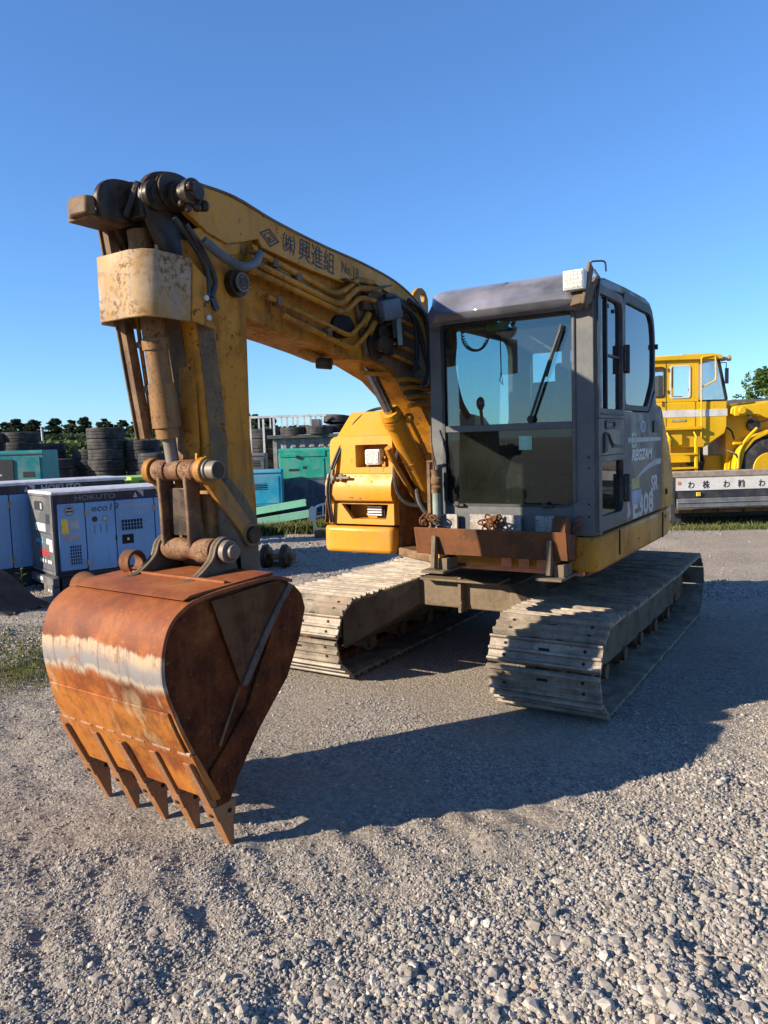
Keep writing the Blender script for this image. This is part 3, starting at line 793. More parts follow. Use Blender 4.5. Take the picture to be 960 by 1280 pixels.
# front frame: wide right post, narrow left post, header, sill
fo_ = rrect(CX0, CX1 - .012, 1.088, 2.49, [.02, .06, .16, .02])
fi_ = rrect(-.985, -.168, 1.255, 2.345, [.06, .03, .04, .04])
cab.ring(fo_, fi_, 1, CF, CF + .05)
# right post outer rounding and left post depth
cab.prism(rrect(-.172, -.050, 1.09, 2.40, .02), 1, CF - .018, CF + .02)
cab.tube([(-.160, CF - .02, 1.28), (-.160, CF - .02, 2.30), (-.175, CF - .02, 2.36)], .012, 8)
cab.box((CX0, CF + .05, 1.088), (CX0 + .045, CF + .14, 2.40)); cab.box((-.09, CF + .05, 1.088), (CX1 - .012, CF + .11, 2.42))
cabo = cab.build('cab', M['cabgrey'], EX, .008)
# left wall, rear wall, roof, floor
b = MB()
lo_ = rrect(.02, 1.24, 1.10, 2.47, [.02, .15, .05, .02]); li_ = rrect(.12, 1.10, 1.72, 2.36, .10)
b.ring(lo_, li_, 0, CX0, CX0 + .04)
ro_ = rrect(CX0 + .045, CX1 - .03, 1.10, 2.44, [.02, .08, .08, .02]); ri_ = rrect(-.93, -.17, 1.78, 2.34, .08)
b.ring(ro_, ri_, 1, CB - .05, CB - .015)
b.build('rear_shell', M['interior'], cabo, .006)
def roof_profile():
    return [(CF - .01, 2.44), (CF + .02, 2.50), (.05, 2.53), (.5, 2.545), (1.0, 2.55), (1.12, 2.535), (1.20, 2.49), (1.25, 2.42), (1.275, 2.3), (1.275, 2.28), (1.24, 2.28), (1.22, 2.40), (1.10, 2.49), (.5, 2.50), (CF + .04, 2.45)]
b = MB(); b.prism(roof_profile(), 0, CX0 + .02, CX1 - .01); b.build('roof', M['cabgrey'], cabo, .014, seg=3)
b = MB(); b.box((CX0 + .045, CF + .05, 1.09), (-.09, 1.22, 1.11)); b.box((CX0 + .05, .78, 1.11), (-.12, 1.2, 1.40)); b.box((CX0 + .05, .95, 1.40), (-.30, 1.2, 1.62))
b.build('cab_floor', M['interior'], cabo, .01)
# side wall behind the door: window frame over a printed panel
b = MB()
so = [(.44, 1.80), (1.07, 1.80), (1.268, 2.0), (1.268, 2.30), (1.235, 2.43), (1.14, 2.515), (.44, 2.515)]
si = [(.475, 1.835), (1.04, 1.835), (1.225, 2.02), (1.225, 2.28), (1.195, 2.39), (1.12, 2.455), (.475, 2.455)]
b.ring(roundpoly(so, .05), roundpoly(si, .05), 0, CX1 - .05, CX1 - .008)
b.build('side_window_frame', M['black'], cabo, .005)
b = MB(); b.prism(roundpoly(si, .05), 0, CX1 - .03, CX1 - .024); b.build('side_window', M['glass_side'], cabo)
b = MB(); b.prism([(.44, 1.10), (1.445, 1.10), (1.455, 1.56), (1.445, 1.82), (1.30, 1.86), (1.262, 1.95), (1.08, 1.795), (.44, 1.795)], 0, CX1 - .05, CX1 - .006)
pan = b.build('side_panel', M['cabdark'], cabo, .006)
# door
b = MB()
b.ring(rrect(-.125, .425, 1.745, 2.475, [.01, .07, .05, .01]), rrect(-.10, .375, 1.80, 2.425, [.02, .05, .04, .02]), 0, CX1 - .045, CX1)
b.ring(rrect(-.125, .425, 1.105, 1.535, [.03, .005, .005, .03]), rrect(-.075, .385, 1.19, 1.50, [.06, .03, .02, .05]), 0, CX1 - .045, CX1)
b.prism(rrect(-.125, .425, 1.535, 1.745, .004), 0, CX1 - .045, CX1 - .002)
door = b.build('door', M['cabdark'], cabo, .006)
b = MB(); b.box((CX1 - .03, -.10, 1.80), (CX1 - .025, .09, 2.425)); b.box((CX1 - .028, .09, 1.80), (CX1 - .023, .375, 2.425))
b.build('door_window', M['glass_side'], cabo)
b = MB(); b.prism(rrect(-.075, .385, 1.19, 1.50, [.06, .03, .02, .05]), 0, CX1 - .028, CX1 - .023); b.build('lower_door_window', M['glass_low'], cabo)
b = MB()
b.box((CX1 - .032, .08, 1.80), (CX1 - .012, .10, 2.43)); b.box((CX1 - .034, .10, 2.10), (CX1 - .014, .375, 2.115))
b.ring(rrect(.0, .20, 1.685, 1.735, .02), rrect(.015, .185, 1.70, 1.722, .008), 0, CX1 - .002, CX1 + .006)
b.tube(bent_pipe([(CX1 + .004, -.04, 1.55), (CX1 + .004, -.03, 1.66), (CX1 + .004, .05, 1.665), (CX1 + .004, .13, 1.60), (CX1 + .004, .20, 1.59)], .03), .006, 6)
b.box((CX1 - .003, .0, 1.555), (CX1 + .002, .055, 1.65)); b.box((CX1 - .003, .14, 1.575), (CX1 + .003, .36, 1.592)); b.box((CX1 - .003, -.08, 1.765), (CX1 + .004, .40, 1.775))
b.build('door_handle', M['black'], cabo, .002)
b = MB()
for z in (2.02, 1.24):
    b.cut(); b.cyl((CX1 + .012, .43, z), (CX1 + .012, .43, z + .17), .017, 12)
    b.box((CX1 - .002, .385, z + .01), (CX1 + .012, .475, z + .16))
    for zz in (z + .04, z + .13): b.cyl((CX1 + .01, .40, zz), (CX1 + .018, .40, zz), .008, 8); b.cyl((CX1 + .01, .46, zz), (CX1 + .018, .46, zz), .008, 8)
b.build('hinge', M['black'], cabo, .002)
b = MB(); b.box((CX1 - .015, 1.262, 2.235), (CX1 + .008, 1.285, 2.27)); b.cut(); b.tube([(CX1 - .006, -.115, 2.40), (CX1 + .004, -.115, 2.50), (CX1 - .03, -.10, 2.55)], .008, 6)
b.build('side_bracket', M['black'], cabo, .003)
# front glass: upper and lower panes with the dividing rail
b = MB(); b.prism(rrect(-.985, -.168, 1.735, 2.345, [.0, .03, .04, .0]), 1, CF + .018, CF + .024); b.build('front_window', M['glass'], cabo)
b = MB(); b.prism(rrect(-.985, -.168, 1.255, 1.70, [.06, .0, .0, .05]), 1, CF + .014, CF + .020); b.build('lower_front_window', M['glass_low'], cabo)
b = MB(); b.box((-.985, CF + .0, 1.695), (-.168, CF + .03, 1.735)); b.box((-.985, CF + .03, 1.74), (-.965, CF + .05, 2.34)); b.build('window_rail', M['cabgrey'], cabo, .005)
b = MB(); b.ring(rrect(-.992, -.161, 1.248, 2.352, [.06, .03, .04, .04]), rrect(-.975, -.178, 1.262, 2.332, [.06, .03, .04, .04]), 1, CF - .004, CF + .012); b.build('window_seal', M['black'], cabo)
b = MB()
for x in (-.92, -.36): b.box((x, CF - .025, 1.245), (x + .07, CF - .002, 1.262)); b.box((x + .01, CF - .03, 1.25), (x + .04, CF - .02, 1.275))
b.build('window_clip', M['black'], cabo, .003)
b = MB(); b.tube([(-.235, CF - .012, 2.245), (-.30, CF - .014, 2.08), (-.42, CF - .012, 1.76)], .009, 6); b.bar((-.232, CF - .01, 2.27), (-.325, CF - .006, 1.99), .012, .02, up=(0, 1, 0)); b.ball((-.42, CF - .01, 1.755), .022, 8)
b.build('wiper', M['black'], cabo)
b = MB(); b.box((-.50, CF + .008, 1.58), (-.42, CF + .012, 1.66)); b.build('sticker', M['green_label'], cabo)
b = MB(); b.box((-.70, CF + .025, 2.28), (-.63, CF + .028, 2.335)); b.box((-.63, CF + .025, 2.285), (-.56, CF + .028, 2.33), m=1); b.build('sticker', [M['yellow_label'], M['green_label']], cabo)
b = MB(); b.box((-.52, CF + .03, 1.37), (-.42, CF + .034, 1.43)); b.box((-.33, CF + .03, 1.36), (-.21, CF + .034, 1.43)); b.build('sticker', M['green_label'], cabo)
# inside: seat, consoles, levers, radio cord, monitor
b = MB(); b.prism(rrect(-.80, -.32, 1.40, 1.52, .05), 1, .32, .80); b.hexa([(-.78, .74, 1.50), (-.34, .74, 1.50), (-.34, .86, 1.50), (-.78, .86, 1.50), (-.74, .92, 2.02), (-.38, .92, 2.02), (-.38, 1.0, 2.02), (-.74, 1.0, 2.02)])
b.box((-.66, .95, 2.03), (-.46, 1.0, 2.17)); b.box((-.75, .36, 1.12), (-.37, .76, 1.41)); b.build('seat', M['seat'], cabo, .03, seg=3)
b = MB(); b.box((-.98, .2, 1.12), (-.84, .85, 1.68)); b.box((-.28, .2, 1.12), (-.14, .85, 1.66)); b.box((-.36, .02, 1.70), (-.24, .06, 1.92)); b.build('console', M['interior'], cabo, .015)
b = MB()
for x, l in ((-.905, .2), (-.21, .2)): b.tube([(x, .28, 1.66), (x, .24, 1.66 + l)], .012, 8); b.ball((x, .24, 1.68 + l), .03, 8, sq=(1, 1, 1.5))
for x in (-.66, -.60): b.tube([(x, .12, 1.11), (x + .015, .02, 1.42), (x + .02, .0, 1.66)], .009, 8)
b.build('lever', M['chrome'], cabo)
cord = []
cp = smooth_path([(-.92, .02, 2.40), (-.90, 0.0, 2.26), (-.85, .0, 2.20), (-.78, .0, 2.20), (-.73, .0, 2.28), (-.72, .02, 2.42)], 30)
for i, p_ in enumerate(cp): cord.append(p_ + Vector((math.cos(i * 1.35) * .010, math.sin(i * 1.35) * .012, math.sin(i * 1.35) * .006)))
b = MB(); b.tube(cord, .0045, 5); b.tube(smooth_path([(-1.0, .05, 2.35), (-.97, .0, 2.25), (-.98, .0, 2.1), (-.95, .02, 1.9), (-.90, .05, 1.78)]), .022, 7)
b.tube([(-.66, .0, 2.42), (-.655, .0, 2.05), (-.665, .0, 2.0), (-.645, .0, 1.97), (-.655, .0, 2.05)], .0035, 5); b.build('radio_cord', M['black'], cabo)
b = MB(); b.box((-.995, -.03, 1.75), (-.965, .06, 2.0)); b.box((-.46, .52, 1.76), (-.42, .60, 2.25)); b.build('grab_bar', M['black'], cabo, .01)
b = MB(); b.box((-.50, .10, 1.72), (-.22, .20, 1.98)); b.prism([(.06, 1.74), (.14, 1.72), (.16, 1.96), (.10, 1.98)], 0, -.40, -.26); b.build('monitor', M['black'], cabo, .01)
b = MB(); b.box((CX1 - .045, .12, 2.22), (CX1 - .040, .25, 2.32)); b.build('warning_sticker', plain('faded_red_label', (.45, .16, .18), .6, var=.5, scale=40), cabo)
b = MB(); b.cyl((CX1 - .02, .13, 2.385), (CX1 - .014, .13, 2.385), .013, 10); b.cyl((CX1 - .02, .25, 2.37), (CX1 - .014, .25, 2.37), .013, 10); b.build('vent_plug', M['black'], cabo)
# smoked visor over the front of the roof
b = MB()
vis = [(CF - .012, 2.345), (CF - .07, 2.335), (CF - .125, 2.35), (CF - .15, 2.385), (CF - .14, 2.43), (CF - .08, 2.495), (CF + .02, 2.55), (.06, 2.58)]
inn = [(y + .006 if i < 4 else y, z + (.006 if i < 3 else -.006)) for i, (y, z) in enumerate(vis)]
xs = [(CX0 + .02, .12, .10), (CX0 + .035, .07, .05), (CX0 + .07, .03, .015), (CX0 + .13, .0, .0), (-.20, 0, 0), (-.12, .03, .02), (-.105, .10, .04)]
loops = []
for x, sh, dz in xs:
    f = lambda p: (x, p[0] + sh * (1 if p[0] < CF + .0 else 0), p[1] - dz * .3)
    loops.append([f(p) for p in vis] + [f(p) for p in reversed(inn)])
b.loft(loops, True); visor = b.build('visor', M['visor'], cabo)
b = MB(); b.prism([(CF - .004, 2.345), (CF - .055, 2.342), (CF - .06, 2.362), (CF - .004, 2.372)], 0, CX0 + .06, -.12); b.prism([(CF - .004, 2.40), (CF - .03, 2.40), (CF - .03, 2.412), (CF - .004, 2.415)], 0, CX0 + .06, -.14)
b.build('drip_rail', M['cabgrey'], cabo, .004)
b = MB(); b.hexa([(-.125, CF - .19, 2.335), (-.05, CF - .19, 2.345), (-.05, CF - .05, 2.36), (-.125, CF - .05, 2.33), (-.11, CF - .16, 2.40), (-.04, CF - .16, 2.40), (-.03, CF + .02, 2.52), (-.09, CF + .02, 2.50)])
b.bar((-.055, CF - .16, 2.33), (-.045, CF - .08, 2.555), .02, .07, up=(0, 1, 0)); b.build('lamp_bracket', M['steel_tan'], cabo, .006)
b = MB(); b.box((-.155, CF - .205, 2.415), (-.045, CF - .135, 2.515)); b.box((-.145, CF - .135, 2.42), (-.055, CF - .115, 2.51))
la = b.build('roof_lamp', M['white'], cabo, .004)
b = MB(); b.box((-.148, CF - .209, 2.422), (-.052, CF - .204, 2.508)); b.build('lens', M['lens'], cabo)
b = MB()
for i in range(5):
    for j in range(4): b.cyl((-.138 + i * .019, CF - .2105, 2.435 + j * .020), (-.138 + i * .019, CF - .2085, 2.435 + j * .020), .0062, 8)
b.build('led', plain('led_cream', (.72, .66, .48), .3), cabo)
b = MB(); b.tube(bent_pipe([(-.045, CF - .06, 2.50), (-.05, CF - .07, 2.575), (.02, CF - .03, 2.575), (.02, CF - .02, 2.52)], .02), .005, 6); b.build('wire_loop', M['black'], cabo)
b = MB(); b.bar((-.60, CF - .02, 2.50), (-.56, CF + .02, 2.53), .05, .03); b.bar((-.72, CF + .0, 2.46), (-.32, CF + .01, 2.47), .015, .02); b.build('visor_stay', M['black'], cabo)
b = MB()
for z in (1.20, 1.27, 1.47, 1.53): b.cyl((-.08, CF - .019, z), (-.08, CF - .0175, z), .006, 8)
b.build('bolt_hole', M['hole'], cabo)
# printing on the side panel
S = CX1 - .0065
text('REGZAM', .095, (S, .60, 1.485), AX_SIDE, M['label_silver'], cabo, bold=.004, width=1.45, shear=.25)
text('SR', .15, (S, 1.13, 1.255), AX_SIDE, M['label_silver'], cabo, bold=.004, width=1.3)
text('E308', .20, (S, .62, 1.115), AX_SIDE, M['label_silver'], cabo, bold=.006, width=1.45)
b = MB()
arc = lambda t0, t1, y0, z0, y1, z1, h0: [(y0 + (y1 - y0) * t, z0 + (z1 - z0) * (1 - (1 - t) ** 2) + 0) for t in [i / 12 for i in range(13)]]
up = arc(0, 1, .50, 1.30, 1.44, 1.475, 0); lo2 = arc(0, 1, .50, 1.30, 1.44, 1.435, 0)
b.prism(up + lo2[::-1][:-1], 0, S - .001, S + .001); b.prism([(.52, 1.60), (1.44, 1.60), (1.44, 1.625), (.52, 1.63)], 0, S - .001, S + .001)
b.prism([(.50, 1.12), (.58, 1.15), (.53, 1.26), (.50, 1.26)], 0, S - .001, S + .001)
b.build('stripe', plain('stripe_silver', (.36, .36, .37), .5), cabo)
b = MB(); b.box((S, .60, 1.30), (S + .002, .80, 1.37)); b.box((S, .60, 1.20), (S + .002, .85, 1.29), m=1); b.build('sticker', [plain('yellowish_label', (.42, .40, .12), .6), plain('bluish_label', (.32, .35, .45), .6)], cabo)
b = MB(); b.ring([(.90 + .06 * math.cos(a / 8 * math.pi) * 1.3, 1.70 + .042 * math.sin(a / 8 * math.pi)) for a in range(16)], [(.90 + .035 * math.cos(a / 8 * math.pi) * 1.3, 1.70 + .026 * math.sin(a / 8 * math.pi)) for a in range(16)], 0, S, S + .002)
b.ring(rrect(.60, .72, 1.565, 1.66, .01), rrect(.63, .69, 1.585, 1.64, .01), 0, S, S + .002, m=1); b.build('emblem', [plain('emblem_blue', (.22, .28, .45), .5), plain('emblem_green', (.25, .4, .3), .5)], cabo)
b = MB(); b.box((S, 1.18, 1.66), (S + .012, 1.30, 1.74)); b.build('lock', M['black'], cabo, .004)
# mast with worn wrapping beside the cab's left post
b = MB(); b.cyl((-1.01, -.20, 1.13), (-1.01, -.20, 1.33), .026, 12); b.build('pale_post', M['palehose'], EX)
b = MB(); b.tube([(-1.01 + random.uniform(-.006, .006), -.20, 1.33 + .012 * i) for i in range(13)], [.030 + random.uniform(-.006, .008) for i in range(13)], 9); b.bar((-1.065, -.19, 1.09), (-1.065, -.19, 1.53), .02, .016, up=(0, 1, 0)); b.bar((-1.075, -.19, 1.52), (-1.02, -.19, 1.53), .02, .012)
b.tube(smooth_path([(-1.02, -.20, 1.46), (-1.03, -.21, 1.62), (-1.05, -.18, 1.74)]), .006, 6); b.tube(smooth_path([(-1.0, -.20, 1.46), (-1.02, -.22, 1.60), (-1.04, -.20, 1.70)]), .005, 6); b.build('wrapped_post', M['brown'], EX)

# --- rusty tray in front of the cab
b = MB(); T0, T1, TY = -1.12, -.14, -.36
b.prism([(TY - .01, 1.135), (TY + .02, .975), (TY + .16, .955), (TY + .18, 1.10), (TY + .168, 1.10), (TY + .15, .967), (TY + .03, .987), (TY + .005, 1.135)], 0, T0 + .04, T1)
for x in (T0 + .04, T1 - .008): b.prism([(TY - .008, 1.133), (TY + .02, .977), (TY + .16, .957), (TY + .178, 1.10)], 0, x, x + .008)
tray = b.build('tray', M['rust'], EX, .003)
b = MB()
for x0, x1 in ((-1.085, -.885), (-.80, -.475), (-.385, -.215)): b.box((x0, TY + .185, 1.08), (x1, TY + .205, 1.195 + random.uniform(-.005, .008)))
b.build('splash_plate', M['plate'], EX, .003)
b = MB()
for cx, n in ((-1.06, 12), (-.63, 14), (-.19, 5)):
    for i in range(n):
        p = Vector((cx + random.uniform(-.055, .065), TY + .12 + random.uniform(-.04, .05), 1.14 + random.uniform(-.02, .05))); a = random.uniform(0, 6.3); d = Vector((math.cos(a), random.uniform(-.5, .5), math.sin(a))).normalized(); e = d.orthogonal().normalized()
        b.tube([p + (d * math.cos(t * math.pi / 5) * .026 + e * math.sin(t * math.pi / 5) * .018) for t in range(11)], .006, 5, False)
b.prism([(TY + .03, 1.13), (TY + .05, 1.20), (TY + .09, 1.215), (TY + .12, 1.20), (TY + .15, 1.10)], 0, -.235, -.16)
b.build('chain', M['rust'], EX)
b = MB()
for x in (-.955, -.245):
    b.cut(); b.prism([(TY - .022, 1.09), (TY - .045, .90), (TY + .0, .89), (TY + .012, .97), (TY - .008, 1.09)], 0, x, x + .028)
    b.box((x - .05, TY - .07, .872), (x + .10, TY + .30, .888)); b.box((x + .03, TY + .0, .885), (x + .09, TY + .14, .955))
b.build('tray_bracket', M['steel_tan'], EX, .004)

# --- boom
XR, XL = -1.30, -1.62
def spl(pts, k=5): return [(p.x, p.y) for p in smooth_path([(a, b, 0) for a, b in pts], k)]
top = [(-1.84, 2.79), (-1.59, 2.79), (-1.31, 2.745), (-.92, 2.705), (-.53, 2.68), (-.17, 2.635), (.08, 2.56), (.29, 2.45), (.42, 2.30), (.52, 2.05), (.68, 1.60), (.85, 1.2)]
bot = [(.95, .95), (.70, .95), (.62, 1.25), (.44, 1.62), (.20, 1.88), (-.10, 2.05), (-.40, 2.135), (-.64, 2.135), (-.84, 2.17), (-1.09, 2.205), (-1.34, 2.235), (-1.50, 2.26), (-1.62, 2.42), (-1.75, 2.6)]
b = MB(); b.prism(spl(top) + [(.95, .95)] + bot[1:], 0, XL + .02, XR - .02)
boom = b.build('boom', M['yellow_arm'], EX, .008)
b = MB()   # upper side plates, standing proud, that carry the lettering
upl = spl([(-1.96, 2.735), (-1.90, 2.775), (-1.77, 2.797), (-1.59, 2.79), (-1.31, 2.748), (-.92, 2.708), (-.53, 2.683), (-.17, 2.638), (.06, 2.568), (.18, 2.50)], 4)
lwl = [(.10, 2.50), (-.05, 2.545), (-.25, 2.56), (-.45, 2.60), (-.60, 2.59), (-.73, 2.545), (-1.06, 2.565), (-1.42, 2.605), (-1.44, 2.64), (-1.56, 2.60), (-1.66, 2.575), (-1.78, 2.60), (-1.90, 2.66)]
b.prism(upl + lwl, 0, XR - .015, XR + .018); b.prism(upl + lwl, 0, XL - .018, XL + .015)
b.prism(spl([(-1.86, 2.60), (-1.80, 2.555), (-1.70, 2.53), (-1.58, 2.54), (-1.56, 2.60), (-1.7, 2.66)], 3), 0, XR - .012, XR + .006)
b.build('boom_side_plate', M['yellow'], boom, .004)
b = MB()   # thick top flange following the boom
fl = spl(top[:-2], 5)
b.prism(fl + [(y, z + .014) for y, z in reversed(fl)], 0, XL - .022, XR + .022); b.build('boom_top_flange', M['brown'], boom, .004)
b = MB(); b.prism(spl([(-.62, 2.56), (-.45, 2.60), (-.27, 2.57), (-.10, 2.55), (.08, 2.50), (.22, 2.36), (.28, 2.15), (.18, 1.95), (.0, 1.92), (-.2, 2.10), (-.50, 2.15)], 4), 0, XR - .02, XR + .004)
b.build('elbow_plate', M['brown'], boom, .006)
b = MB(); b.prism(spl([(-.83, 2.30), (-.78, 2.36), (-.66, 2.37), (-.61, 2.31), (-.68, 2.25), (-.80, 2.24)], 4), 0, XR - .03, XR + .002); b.build('boom_opening', M['hole'], boom)
def pipe_clamps(mb, pts):
    for p in pts: mb.box((p[0] - .022, p[1] - .02, p[2] - .022), (p[0] + .022, p[1] + .02, p[2] + .022))
PA = [(-1.50, 2.575), (-.86, 2.465), (-.76, 2.49), (-.61, 2.58), (-.45, 2.585)]
PB = [(-1.52, 2.515), (-.88, 2.415), (-.80, 2.415), (-.63, 2.53), (-.40, 2.55)]
PC = [(-1.52, 2.475), (-.81, 2.372), (-.75, 2.385), (-.61, 2.48), (-.45, 2.48)]
for k, (pp, x, r) in enumerate(((PA, XR + .035, .016), (PB, XR + .045, .018), (PC, XR + .045, .016))):
    b = MB(); b.tube(bent_pipe([(x, y, z) for y, z in pp], .05), r, 10); b.cyl((x, pp[0][0] - .03, pp[0][1] + .005), (x, pp[0][0] + .01, pp[0][1]), r * 1.5, 6); b.build('hydraulic_pipe', M['yellow_arm'], boom)
for pp in ([(-1.41, 2.375), (-.70, 2.252), (-.57, 2.34), (-.50, 2.40)], [(-1.30, 2.30), (-1.12, 2.265), (-.72, 2.19), (-.66, 2.19), (-.50, 2.30), (-.44, 2.36)]):
    b = MB(); b.tube(bent_pipe([(XR + .03, y, z) for y, z in pp], .05), .014, 10); b.tube([(XR + .03, pp[-2][0] * .45 + pp[-1][0] * .55 - .03, pp[-2][1] * .45 + pp[-1][1] * .55 - .04), (XR + .03, pp[-1][0], pp[-1][1])], .021, 10); b.build('hydraulic_pipe', M['yellow_arm'], boom)
b = MB(); pipe_clamps(b, [(XR + .03, -1.35, 2.54), (XR + .03, -1.17, 2.50), (XR + .03, -1.18, 2.44), (XR + .03, -.92, 2.25), (XR + .03, -1.33, 2.36)]); b.box((XR, -1.38, 2.49), (XR + .03, -1.30, 2.52)); b.build('pipe_clamp', M['brown'], boom, .004)
b = MB()
b.tube(smooth_path([(XR + .07, -1.86, 2.54), (XR + .09, -1.76, 2.485), (XR + .10, -1.66, 2.462), (XR + .08, -1.55, 2.495), (XR + .05, -1.47, 2.56)]), .021, 10)
b.build('grey_hose', plain('sleeved_hose_grey', (.09, .10, .11), .6, dust=(.25, .22, .17), dustf=.6), boom)
for pts in ([(-.47, 2.40), (-.36, 2.46), (-.28, 2.44), (-.24, 2.36)], [(-.44, 2.36), (-.36, 2.41), (-.30, 2.38), (-.28, 2.28)], [(-.35, 2.52), (-.22, 2.535), (-.07, 2.48), (.02, 2.38), (.03, 2.24), (.01, 2.13), (-.02, 2.09)],
            [(-.10, 2.53), (.08, 2.47), (.15, 2.32), (.15, 2.15), (.08, 2.02), (.02, 2.0)], [(-.2, 2.5), (.0, 2.42), (.12, 2.2), (.2, 2.05), (.22, 1.95)], [(.30, 2.50), (.42, 2.44), (.5, 2.40), (.6, 2.42)]):
    b = MB(); x = XR + random.uniform(.05, .08); b.tube(smooth_path([(x, y, z) for y, z in pts]), .016, 8); b.build('hose', M['hose'], boom)
for z0, dy in ((2.47, 0), (2.40, .02), (2.33, .02), (2.24, .0), (2.17, -.03)):
    b = MB(); b.tube(smooth_path([(XR + .02, -.22 + dy, z0 + .02), (XR + .035, -.08 + dy, z0 - .005), (XR + .03, .06 + dy, z0 - .03)]), .013, 8); b.build('hydraulic_pipe', M['yellow_arm'], boom)
b = MB()
for y, z, r in ((-.30, 2.42, .05), (-.37, 2.30, .055), (-.22, 2.33, .04), (-.52, 2.50, .02), (-.45, 2.45, .03)): b.cyl((XR, y, z), (XR + .06, y, z), r, 14)
b.box((XR, -.56, 2.42), (XR + .04, -.42, 2.50)); b.box((XR, -.2, 2.24), (XR + .05, -.12, 2.36)); b.box((XR, -.34, 2.18), (XR + .04, -.24, 2.28))
b.build('valve_block', M['grease'], boom, .006)
b = MB(); b.hexa([(XR + .05, -.42, 2.36), (XR + .11, -.42, 2.36), (XR + .12, -.24, 2.40), (XR + .05, -.24, 2.40), (XR + .04, -.45, 2.475), (XR + .10, -.45, 2.475), (XR + .11, -.26, 2.52), (XR + .04, -.26, 2.52)])
m_, nt, p, out = newmat('lamp_mesh_guard'); N = NT(nt); nt.links.new(N.cramp(N.voro(170), [(.2, (.03, .035, .04)), (.5, (.14, .16, .17))]), p.inputs['Base Color']); p.inputs['Roughness'].default_value = .5
b.build('boom_lamp', m_, boom, .012)
b = MB(); b.bar((XR + .10, -.275, 2.395), (XR + .10, -.26, 2.235), .012, .045, up=(0, 1, 0)); b.build('pale_strap', M['palehose'], boom, .003)
b = MB(); b.hexa([(XR - .02, -.50, 2.53), (XR + .08, -.50, 2.525), (XR + .08, -.30, 2.585), (XR - .02, -.30, 2.585), (XR - .02, -.50, 2.54), (XR + .08, -.50, 2.535), (XR + .08, -.30, 2.595), (XR - .02, -.30, 2.595)]); b.bar((XR + .03, -.5, 2.53), (XR + .03, -.76, 2.56), .06, .006); b.build('cover_plate', M['steel_tan'], boom, .002)
b = MB(); lug = [(.10, 2.53), (.17, 2.63), (.22, 2.665), (.28, 2.675), (.33, 2.655), (.36, 2.61), (.36, 2.53), (.36, 2.40), (.22, 2.47)]
hl = [(.28 + .030 * math.cos(a * 2 * math.pi / 9 + 3.9), 2.61 + .030 * math.sin(a * 2 * math.pi / 9 + 3.9)) for a in range(9)][::-1]
b.ring(lug, hl, 0, -1.36, -1.335); b.ring(lug, hl, 0, -1.56, -1.535); b.build('lifting_lug', M['yellow'], boom, .003)
b = MB()
for y0, z0, y1, z1 in ((-.18, 2.035, .26, 2.02), (-.13, 1.985, .29, 1.99), (-.05, 1.93, .34, 1.945), (0, 1.88, .34, 1.89)): b.tube(bent_pipe([(XR + .0, y0, z0), (XR + .01, (y0 + y1) / 2 - .05, z0 + .018), (XR + .03, y1, z1)], .06), .016, 8)
b.tube(bent_pipe([(-1.42, -.35, 2.19), (-1.42, -.37, 2.08), (-1.36, -.31, 2.07), (-1.30, .09, 2.13)], .03), .014, 8); b.ball((-1.41, -.37, 2.08), .024, 8); b.cyl((XR + .02, .0, 2.125), (XR + .02, .09, 2.13), .022, 8, m=1)
b.build('belly_pipe', [M['yellow'], M['black']], boom)
b = MB(); b.bar((-1.46, -.90, 2.17), (-1.44, -.72, 2.12), .06, .03); b.cyl((-1.44, -.80, 2.11), (-1.36, -.76, 2.10), .032, 12, m=1); b.build('underside_fitting', [M['yellow_arm'], M['grease']], boom, .004)
b = MB(); b.steps((XL - .06, -.40, 2.235), (XR + .07, -.40, 2.235), [(0, .05), (.04, .05), (.04, .085), (.12, .085), (.12, .05), (.33, .05), (.33, .088), (.40, .088), (.40, .05), (.45, .05)], 24); b.build('boom_cylinder_pin', M['grease'], boom, .003)
# lettering and company mark painted on the boom
TX = XR + .0185
rt = -.095
text('㈱', .105, (TX, -1.262, 2.628), AX_SIDE, M['label_black'], boom, rot=rt, bold=0)
text('興進組', .125, (TX, -1.135, 2.612), AX_SIDE, M['label_black'], boom, rot=rt, bold=0.0004, width=.86)
text('No.18', .085, (TX, -.75, 2.605), AX_SIDE, M['label_black'], boom, rot=rt, width=.82)
b = MB(); dm = lambda s: [(-1.355 + s * .083, 2.663), (-1.355, 2.663 + s * .05), (-1.355 - s * .083, 2.668), (-1.355, 2.663 - s * .05)]
b.tf(lambda v: v); b.ring(dm(.9), dm(.72), 0, TX - .001, TX + .0015); b.ring(dm(.56), dm(.42), 0, TX - .001, TX + .0015)
b.box((TX - .001, -1.372, 2.655), (TX + .0015, -1.337, 2.660)); b.box((TX - .001, -1.358, 2.645), (TX + .0015, -1.352, 2.672))
b.tf(lambda v: Vector((v.x, v.y, v.z + (v.y + 1.355) * -.08))); b.build('company_mark', M['label_black'], boom)
